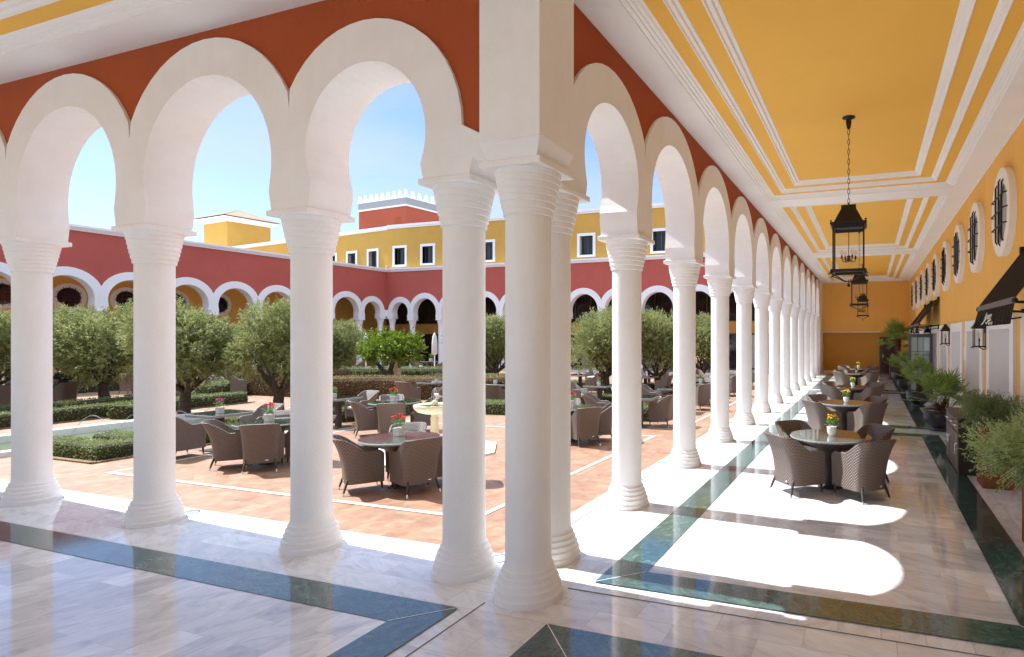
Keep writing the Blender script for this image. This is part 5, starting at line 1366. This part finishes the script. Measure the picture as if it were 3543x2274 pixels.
# ---- water channel
wcn = thing('water_channel', 'raised marble edged water channel with small jets at left', 'fountain', (2.923*(1-1.0558), -4.437*(1-1.0558), YZ)); wcn.scale = (1.0558, 1.0558, 1)
b_ = MB()
b_.box((-13.55,-4.5,0),(-13.25,6.6,.20)); b_.box((-11.85,-4.5,0),(-11.62,2.15,.10)); b_.box((-13.25,6.3,0),(-11.62,6.6,.20)); b_.box((-11.85,2.15,0),(-11.62,6.3,.10)); b_.build('marble_edge', 'curb_marble', wcn)
b_ = MB(); b_.box((-13.25,-4.5,.0),(-11.85,6.3,.05)); b_.build('water_surface', 'water', wcn)
for k, (x, y, dx, s_) in enumerate(((-13.1,2.2,.35,.7),(-13.1,3.1,.5,1.0),(-13.1,3.95,.35,.8),(-13.1,4.8,.4,.7),(-13.1,5.6,.4,.7),(-13.1,1.0,.4,.8))):
    q = MB(); pts = [(x+dx*t*1.5, y+.30*t, .12+s_*.42*(1-(2*t-1)**2)*.9) for t in [i/12 for i in range(13)]]
    q.tube(pts, [.012-.003*t/12 for t in range(13)], 5); q.build('water_jet', 'water_jet', wcn)
# ---- small stone fountain and its slab
fs_ = thing('fountain_slab', 'white marble slab set in the paving under the small fountain', 'slab', (*yd(-4.9, 4.4), YZ+.005), radians(11))
b_ = MB(); n_ = 8; pr = 1.43
b_.add([(pr*cos(2*pi*k/8), pr*sin(2*pi*k/8), .035) for k in range(8)]+[(pr*cos(2*pi*k/8), pr*sin(2*pi*k/8), .0) for k in range(8)], [tuple(range(8))]+[(k, k+8, (k+1) % 8+8, (k+1) % 8) for k in range(8)])
b_.build('slab', 'curb_marble', fs_)
def fountain(x, y, s_, label, name='stone_fountain'):
    t = thing(name, label, 'fountain', (*yd(x, y, 1.07), YZ+(.035 if s_ == 1 else 0))); t.scale = (s_,)*3
    p = MB(); p.lathe([(.20,0),(.20,.06),(.12,.10),(.10,.16),(.12,.20),(.085,.26),(.075,.50),(.085,.56),(.065,.60),(.08,.66)], 20); p.build('pedestal', 'cream_stone', t)
    p = MB(); N = 48; prof = [(.07,.64),(.20,.66),(.33,.70),(.405,.77),(.42,.83),(.405,.845),(.36,.84),(.33,.80),(.0001,.79)]
    vs = []; 
    for k in range(N):
        a = 2*pi*k/N; w_ = 1-.035*abs(cos(a*8))**6
        for i, (r, z) in enumerate(prof): vs.append((r*(w_ if i < 5 else 1)*cos(a), r*(w_ if i < 5 else 1)*sin(a), z))
    m_ = len(prof); fs2 = [(k*m_+i, ((k+1) % N)*m_+i, ((k+1) % N)*m_+i+1, k*m_+i+1) for k in range(N) for i in range(m_-1)]
    p.add(vs, fs2, 0, None, True); p.build('bowl', 'cream_stone', t)
    p = MB(); p.lathe([(.33,.822),(.0001,.822)], 32, cap=False); p.build('water_surface', 'water', t)
    p = MB(); p.lathe([(.05,.80),(.075,.85),(.06,.90),(.03,.93),(.0001,.94)], 14); p.build('finial', 'cream_stone', t)
    p = MB(); p.tube([(0,0,.94),(0,0,1.08),(.02,0,1.20)], [.010,.014,.006], 6)
    for q in range(5):
        a = q*1.3; p.tube([(0,0,1.18),(.05*cos(a),.05*sin(a),1.12),(.07*cos(a),.07*sin(a),.95),(.08*cos(a),.08*sin(a),.84)], .005, 4)
    p.build('water_jet', 'water_jet', t); return t
fountain(-4.98, 4.72, 1.0, 'small cream stone fountain with a fluted bowl and a bubbling jet', 'stone_fountain')
fountain(-15.15, 14.35, 1.75, 'large pale stone fountain bowl glimpsed behind the citrus trunk', 'stone_fountain')
fountain(-5.15, 23.6, 1.35, 'cream stone fountain far back right, half hidden by a gallery column', 'stone_fountain')

# ---- palms in black bowls
def fan_frond(m, base, dirv, Lp, Rf, rr, n=15, mi=0):
    """petiole then a pleated fan of narrow blades"""
    d = dirv.normalized(); droop = Vector((0,0,-.12))
    mid = base+d*Lp*.5+Vector((0,0,.03)); tip = base+d*Lp+droop*Lp*.12
    m.tube([tuple(base), tuple(mid), tuple(tip)], [.007,.006,.005], 4, mi, cap=False)
    ax = (tip-mid).normalized(); side = ax.cross(Vector((0,0,1)))
    if side.length < .05: side = ax.orthogonal()
    side.normalize(); up = side.cross(ax).normalized()
    tilt = rr.uniform(-.5,.5); side, up = side*cos(tilt)+up*sin(tilt), up*cos(tilt)-side*sin(tilt)
    for k in range(n):
        g = (k/(n-1)-.5)*radians(205); L_ = Rf*(1-.22*abs(k/(n-1)-.5)*2)*rr.uniform(.88,1.05)
        dd = (ax*cos(g)+side*sin(g)+up*(.10*(1-abs(g)/1.8))).normalized(); wv = dd.cross(up).normalized()*Rf*.050
        a = tip; b1 = tip+dd*L_*.5+wv; b2 = tip+dd*L_*.5-wv; c1 = tip+dd*L_*.86+wv*.45-up*L_*.05; c2 = tip+dd*L_*.86-wv*.45-up*L_*.05; e = tip+dd*L_-up*L_*rr.uniform(.03,.12)
        m.add([tuple(v) for v in (a, b1, c1, e, c2, b2)], [(0,1,2,3,4,5)], mi)
def palm_fronds(seed, stems, n, Lp, Rf, zmin=.12):
    rr = random.Random(seed); m = MB()
    for sx, sy, sz in stems:
        for k in range(n):
            a = 2*pi*k/n*2.4+rr.uniform(-.3,.3); el = rr.uniform(zmin, 1.35)
            d = Vector((cos(a)*cos(el), sin(a)*cos(el), sin(el)))
            fan_frond(m, Vector((sx, sy, sz)), d, Lp*rr.uniform(.7,1.15), Rf*rr.uniform(.8,1.1), rr)
    return m
BOWL = [(.17,0),(.19,.015),(.19,.04),(.15,.06),(.17,.09),(.25,.14),(.315,.22),(.34,.31),(.335,.38),(.325,.42),(.345,.435),(.358,.455),(.350,.475),(.325,.475),(.31,.44)]
PG = 'fan palms in black glazed bowls along the gallery wall'
def bowl_palm(x, y, label, seed, stems, n, Lp, Rf, s_=1.0):
    t = thing('potted_palm', label, 'potted palm', (x, y, .006), 0, PG)
    p = MB(); p.lathe(BOWL, 48); p.v = [(a*s_, b_*s_, c*s_) for a, b_, c in p.v]; p.build('bowl', 'black_glaze', t)
    p = MB(); p.lathe([(.32*s_,.44*s_),(.0001,.455*s_)], 24, cap=False); p.build('gravel', 'gravel', t)
    tr = MB(); rr = random.Random(seed)
    for sx, sy, sz in stems:
        tr.tube([(sx*.4,sy*.4,.42*s_),(sx*.6,sy*.6,(.42*s_+sz)/2),(sx,sy,sz)], [.065,.06,.05], 9)
        for k in range(40):
            f = rr.random(); z = .42*s_+(sz-.42*s_)*f; a = rr.uniform(0,2*pi); c = Vector((sx*(.4+.6*f)+.055*cos(a), sy*(.4+.6*f)+.055*sin(a), z))
            leaf_quads(tr, c, Vector((cos(a)*.6, sin(a)*.6, .8)).normalized(), .07, .03, 0, rr)
    tr.build('trunk', 'palm_bark', t)
    palm_fronds(seed, stems, n, Lp, Rf).build('fronds', 'palm_leaf', t); return t
bowl_palm(4.42, 10.35, 'nearest fan palm in a black bowl next to the sideboard', 31, [(-.05,.0,.62),(.15,.1,.70),(.18,-.12,.50)], 11, .50, .38)
bowl_palm(4.33, 15.2, 'second fan palm in a black bowl, behind the nearest one', 32, [(0,0,.75),(.12,.1,.6)], 13, .55, .40, 1.02)
bowl_palm(4.27, 20.4, 'third fan palm in a black bowl along the wall', 33, [(0,0,.95),(.1,.1,.6)], 12, .50, .38)
bowl_palm(4.22, 25.6, 'fourth and smallest looking fan palm in a black bowl', 34, [(0,0,.65)], 18, .42, .36)
tp = thing('tall_potted_palm', 'tall fan palm with a shaggy trunk in a square wicker planter near the end wall', 'potted palm', (4.25, 27.6, .006))
b_ = MB(); b_.box((-.38,-.38,0),(.38,.38,1.02)); b_.build('planter', 'dark_wicker', tp, bevel=.01)
tr = MB(); rr = random.Random(5); tr.tube([(0,0,1.0),(.02,0,1.5),(-.03,0,2.05)], [.13,.12,.10], 12)
for k in range(260):
    z = rr.uniform(1.02,2.05); a = rr.uniform(0,2*pi); leaf_quads(tr, Vector((.11*cos(a),.11*sin(a),z)), Vector((cos(a)*.7,sin(a)*.7,.7)).normalized(), .11, .05, 0, rr)
tr.build('trunk', 'palm_bark', tp)
palm_fronds(41, [(-.03,0,2.05)], 30, .62, .50, -.5).build('fronds', 'palm_leaf', tp)
tp2 = thing('tall_potted_palm', 'second tall palm farther back, by the corner of the end wall', 'potted palm', (4.35, 29.6, .006))
b_ = MB(); b_.box((-.35,-.35,0),(.35,.35,.9)); b_.build('planter', 'dark_wicker', tp2, bevel=.01)
tr = MB(); tr.tube([(0,0,.9),(0,0,1.9)], [.12,.10], 10); tr.build('trunk', 'palm_bark', tp2); palm_fronds(43, [(0,0,1.85)], 24, .5, .45, -.5).build('fronds', 'palm_leaf', tp2)

# ---- rosemary in corten planters
def rosemary(t, mat, seed, n, spread, L_, cz, bias=(0,0), nd=.030):
    rr = random.Random(seed); m = MB(); fl = MB()
    for k in range(n):
        a = rr.uniform(0, 2*pi); r0 = rr.uniform(0,.16); p = Vector((r0*cos(a), r0*sin(a), cz))
        el = rr.uniform(-.1, 1.35 if seed == 51 else 1.0); a2 = a+rr.uniform(-.5,.5)
        d = Vector((cos(a2)*cos(el)*spread+bias[0], sin(a2)*cos(el)*spread+bias[1], sin(el)*.9+.25)); Ls = L_*rr.uniform(.6,1.1); st = 16; pts = [p.copy()]
        for q in range(st):
            d += Vector((rr.gauss(0,.05), rr.gauss(0,.05), -.10-.03*rr.random())); 
            if q > 8: d.z += .12
            p = p+d.normalized()*Ls/st; pts.append(p.copy())
            dn = d.normalized()
            if q > 1:
                for _ in range(11):
                    b_ = pts[-2].lerp(p, rr.random()); u = Vector((rr.gauss(0,1), rr.gauss(0,1), rr.gauss(0,1))); u -= dn*u.dot(dn); u.normalize()
                    leaf_quads(m, b_, (u*.8+dn*.6).normalized(), nd*rr.uniform(.7,1.2), .0095, 0, rr)
            if q > 6 and rr.random() < .10:
                for _ in range(5): leaf_quads(fl, p, Vector((rr.gauss(0,1), rr.gauss(0,1), rr.gauss(0,1))).normalized(), .018, .014, 0, rr)
        m.tube([tuple(v) for v in pts[::2]], .003, 3, 1, cap=False)
    m.build('rosemary', [mat, 'bark'], t); fl.build('blossom', 'petal_lilac', t)
for (x, y, lb, mt, sd, sp, bias, L_) in ((4.625, 5.13, 'rusty steel planter with dark green rosemary beside the sideboard', 'rosemary_dark', 51, .85, (.0,-.1), .42),
                           (4.63, 2.42, 'rusty steel planter at the right edge with pale green trailing rosemary', 'rosemary_light', 52, 1.1, (-.45,.10), .70)):
    t = thing('steel_planter', lb, 'planter', (x, y, .006), 0, 'rusty steel planters with rosemary')
    b_ = MB(); b_.box((-.20,-.23,0),(.20,.23,.90)); b_.build('planter_box', 'corten', t, bevel=.006)
    b_ = MB(); b_.box((-.18,-.21,.88),(.18,.21,.915)); b_.build('soil', 'soil', t)
    rosemary(t, mt, sd, 60 if sd == 51 else 120, sp, L_, .92, bias)
    if sd == 51: rb = crown_mesh('rosemary', 61, mt, .46, .30, 1500, 13, .030, .0085, .13, 10); at_ = (0, 0, 1.06)
    else: rb = crown_mesh('rosemary', 62, mt, .50, .34, 1300, 15, .034, .0095, .17, 10); at_ = (-.12, .05, 1.06)
    o = bpy.data.objects.new('rosemary', rb); C.objects.link(o); o.parent = t; o.location = at_
# second sideboard behind the planters, against the nearest door
s2 = thing('rear_sideboard', 'dark wicker cabinet against the wall behind the rosemary', 'cabinet', (4.60, 6.0, 0))
b_ = MB(); b_.box((.0,.9,.0),(.40,1.9,.98)); b_.build('cabinet_body', 'dark_wicker', s2, bevel=.006); b_ = MB(); b_.box((-.01,.89,.98),(.41,1.91,1.01)); b_.build('top_board', 'dark_wicker', s2)

# ---- parasols
def parasol(x, y, closed, label, h=2.55):
    t = thing('parasol', label, 'parasol', (*yd(x, y), YZ))
    p = MB(); p.tube([(0,0,0),(0,0,h)], .03 if closed else .035, 10); p.build('pole', 'white_paint', t)
    p = MB(); p.box((-.3,-.3,0),(.3,.3,.07)); p.build('base', 'concrete_pot', t)
    if closed:
        p = MB(); N = 16; prof = [(.05,1.20),(.14,1.30),(.13,1.9),(.10,2.3),(.03,2.5),(.0001,2.52)]; vs = []
        for k in range(N):
            a = 2*pi*k/N; w_ = 1+(.25 if k % 2 else -.12)
            for r, z in prof: vs.append((r*w_*cos(a), r*w_*sin(a), z))
        m_ = len(prof); p.add(vs, [(k*m_+i, ((k+1) % N)*m_+i, ((k+1) % N)*m_+i+1, k*m_+i+1) for k in range(N) for i in range(m_-1)], 0, None, True); p.build('folded_canopy', 'parasol_cloth', t)
    else:
        p = MB(); N = 8; R_ = 1.4; p.add([(R_*cos(2*pi*k/N+.39), R_*sin(2*pi*k/N+.39), h-.45) for k in range(N)]+[(0,0,h)], [(k, (k+1) % N, N) for k in range(N)]); p.build('canopy', 'parasol_cloth', t)
parasol(-19.9, 22.0, True, 'closed white parasol right of the citrus tree')
parasol(-23.7, 20.9, True, 'closed white parasol in front of the left wing columns')
parasol(-22.7, 5.9, True, 'closed white parasol among the tables near the seated man')


# ---- the seated man
def skin_body(name, verts, edges, radii, mat, parent, root=0, sub=2):
    me = bpy.data.meshes.new(name); me.from_pydata(verts, edges, []); me.materials.append(MAT[mat])
    o = bpy.data.objects.new(name, me); C.objects.link(o); o.parent = parent
    s_ = o.modifiers.new('skin', 'SKIN'); s_.use_smooth_shade = True
    for i, r in enumerate(radii):
        me.skin_vertices[0].data[i].radius = (r, r) if not isinstance(r, tuple) else r
    me.skin_vertices[0].data[root].use_root = True
    b_ = o.modifiers.new('sub', 'SUBSURF'); b_.levels = sub; b_.render_levels = sub
    return o
def bake(o):
    dg = bpy.context.evaluated_depsgraph_get(); me = bpy.data.meshes.new_from_object(o.evaluated_get(dg)); 
    for m_ in list(o.modifiers): o.modifiers.remove(m_)
    o.data = me
def new_skin(name, verts, edges, radii, mat, parent):
    me = bpy.data.meshes.new(name); me.from_pydata(verts, edges, []); me.materials.append(MAT[mat])
    o = bpy.data.objects.new(name, me); C.objects.link(o); o.parent = parent
    bm = bmesh.new(); bm.from_mesh(me); ly = bm.verts.layers.skin.verify()
    bm.verts.ensure_lookup_table()
    for v, r in zip(bm.verts, radii): v[ly].radius = r if isinstance(r, tuple) else (r, r)
    bm.verts[0][ly].use_root = True
    bm.to_mesh(me); bm.free()
    s_ = o.modifiers.new('skin', 'SKIN'); s_.use_smooth_shade = True
    b_ = o.modifiers.new('sub', 'SUBSURF'); b_.levels = 2; b_.render_levels = 2
    return o
man = thing('person', 'person with short brown hair and dark shirt sitting in an armchair at far left', 'person', (*yd(-19.75, 6.0, 1.075), YZ), radians(100))
V_ = [(0,-.02,.56),(0,-.05,.75),(0,-.06,.95),(0,-.04,1.10),(0,-.02,1.19),(0,.0,1.30),(0,.02,1.38),   # pelvis..head
      (.19,-.04,1.08),(.27,.05,.86),(.22,.30,.80),(.20,.38,.80),(-.19,-.04,1.08),(-.27,.05,.86),(-.22,.30,.80),(-.20,.38,.80),
      (.10,.0,.54),(.12,.42,.54),(.12,.44,.10),(.12,.56,.05),(-.10,.0,.54),(-.12,.42,.54),(-.12,.44,.10),(-.12,.56,.05)]
E_ = [(0,1),(1,2),(2,3),(3,4),(4,5),(5,6),(3,7),(7,8),(8,9),(9,10),(3,11),(11,12),(12,13),(13,14),(0,15),(15,16),(16,17),(17,18),(0,19),(19,20),(20,21),(21,22)]
Rr = [(.17,.13),(.15,.12),(.17,.12),(.16,.10),.055,(.078,.09),(.07,.085),.065,.045,.036,.038,.065,.045,.036,.038,.09,.062,.042,.035,.09,.062,.042,.035]
body = new_skin('body', V_, E_, Rr, 'skin', man); bake(body)
sh = new_skin('shirt', [V_[k] for k in (0,1,2,3)]+[(0,-.02,1.14)]+[V_[7],(.25,.0,.93)]+[V_[11],(-.25,.0,.93)], [(0,1),(1,2),(2,3),(3,4),(3,5),(5,6),(3,7),(7,8)], [(.19,.15),(.17,.135),(.19,.14),(.18,.12),.07,.08,.062,.08,.062], 'navy_cloth', man); bake(sh)
tr_ = new_skin('trousers', [V_[0],V_[15],V_[16],V_[17],V_[19],V_[20],V_[21]], [(0,1),(1,2),(2,3),(0,4),(4,5),(5,6)], [(.185,.145),.105,.078,.055,.105,.078,.055], 'trousers', man); bake(tr_)
hr = MB(); hr.lathe([(.0001,-.10),(.07,-.07),(.095,.0),(.085,.06),(.05,.10),(.0001,.115)], 16, (0,-.012,1.365)); hr.v = [(x, y*1.1-(.01 if z < 1.36 else 0), z) for x,y,z in hr.v]; hr.build('hair', 'hair', man)

# security camera on the corner cornice
sc_ = thing('security_camera', 'small white security camera on the cornice at the courtyard corner', 'camera', (XC+.45, YD-.45, 7.22))
b_ = MB(); b_.tube([(0,0,-.03),(0,0,.12)], .02, 6); b_.tube([(-.02,.02,.13),(.22,-.22,.08)], .055, 8); b_.build('camera_body', 'white_paint', sc_)
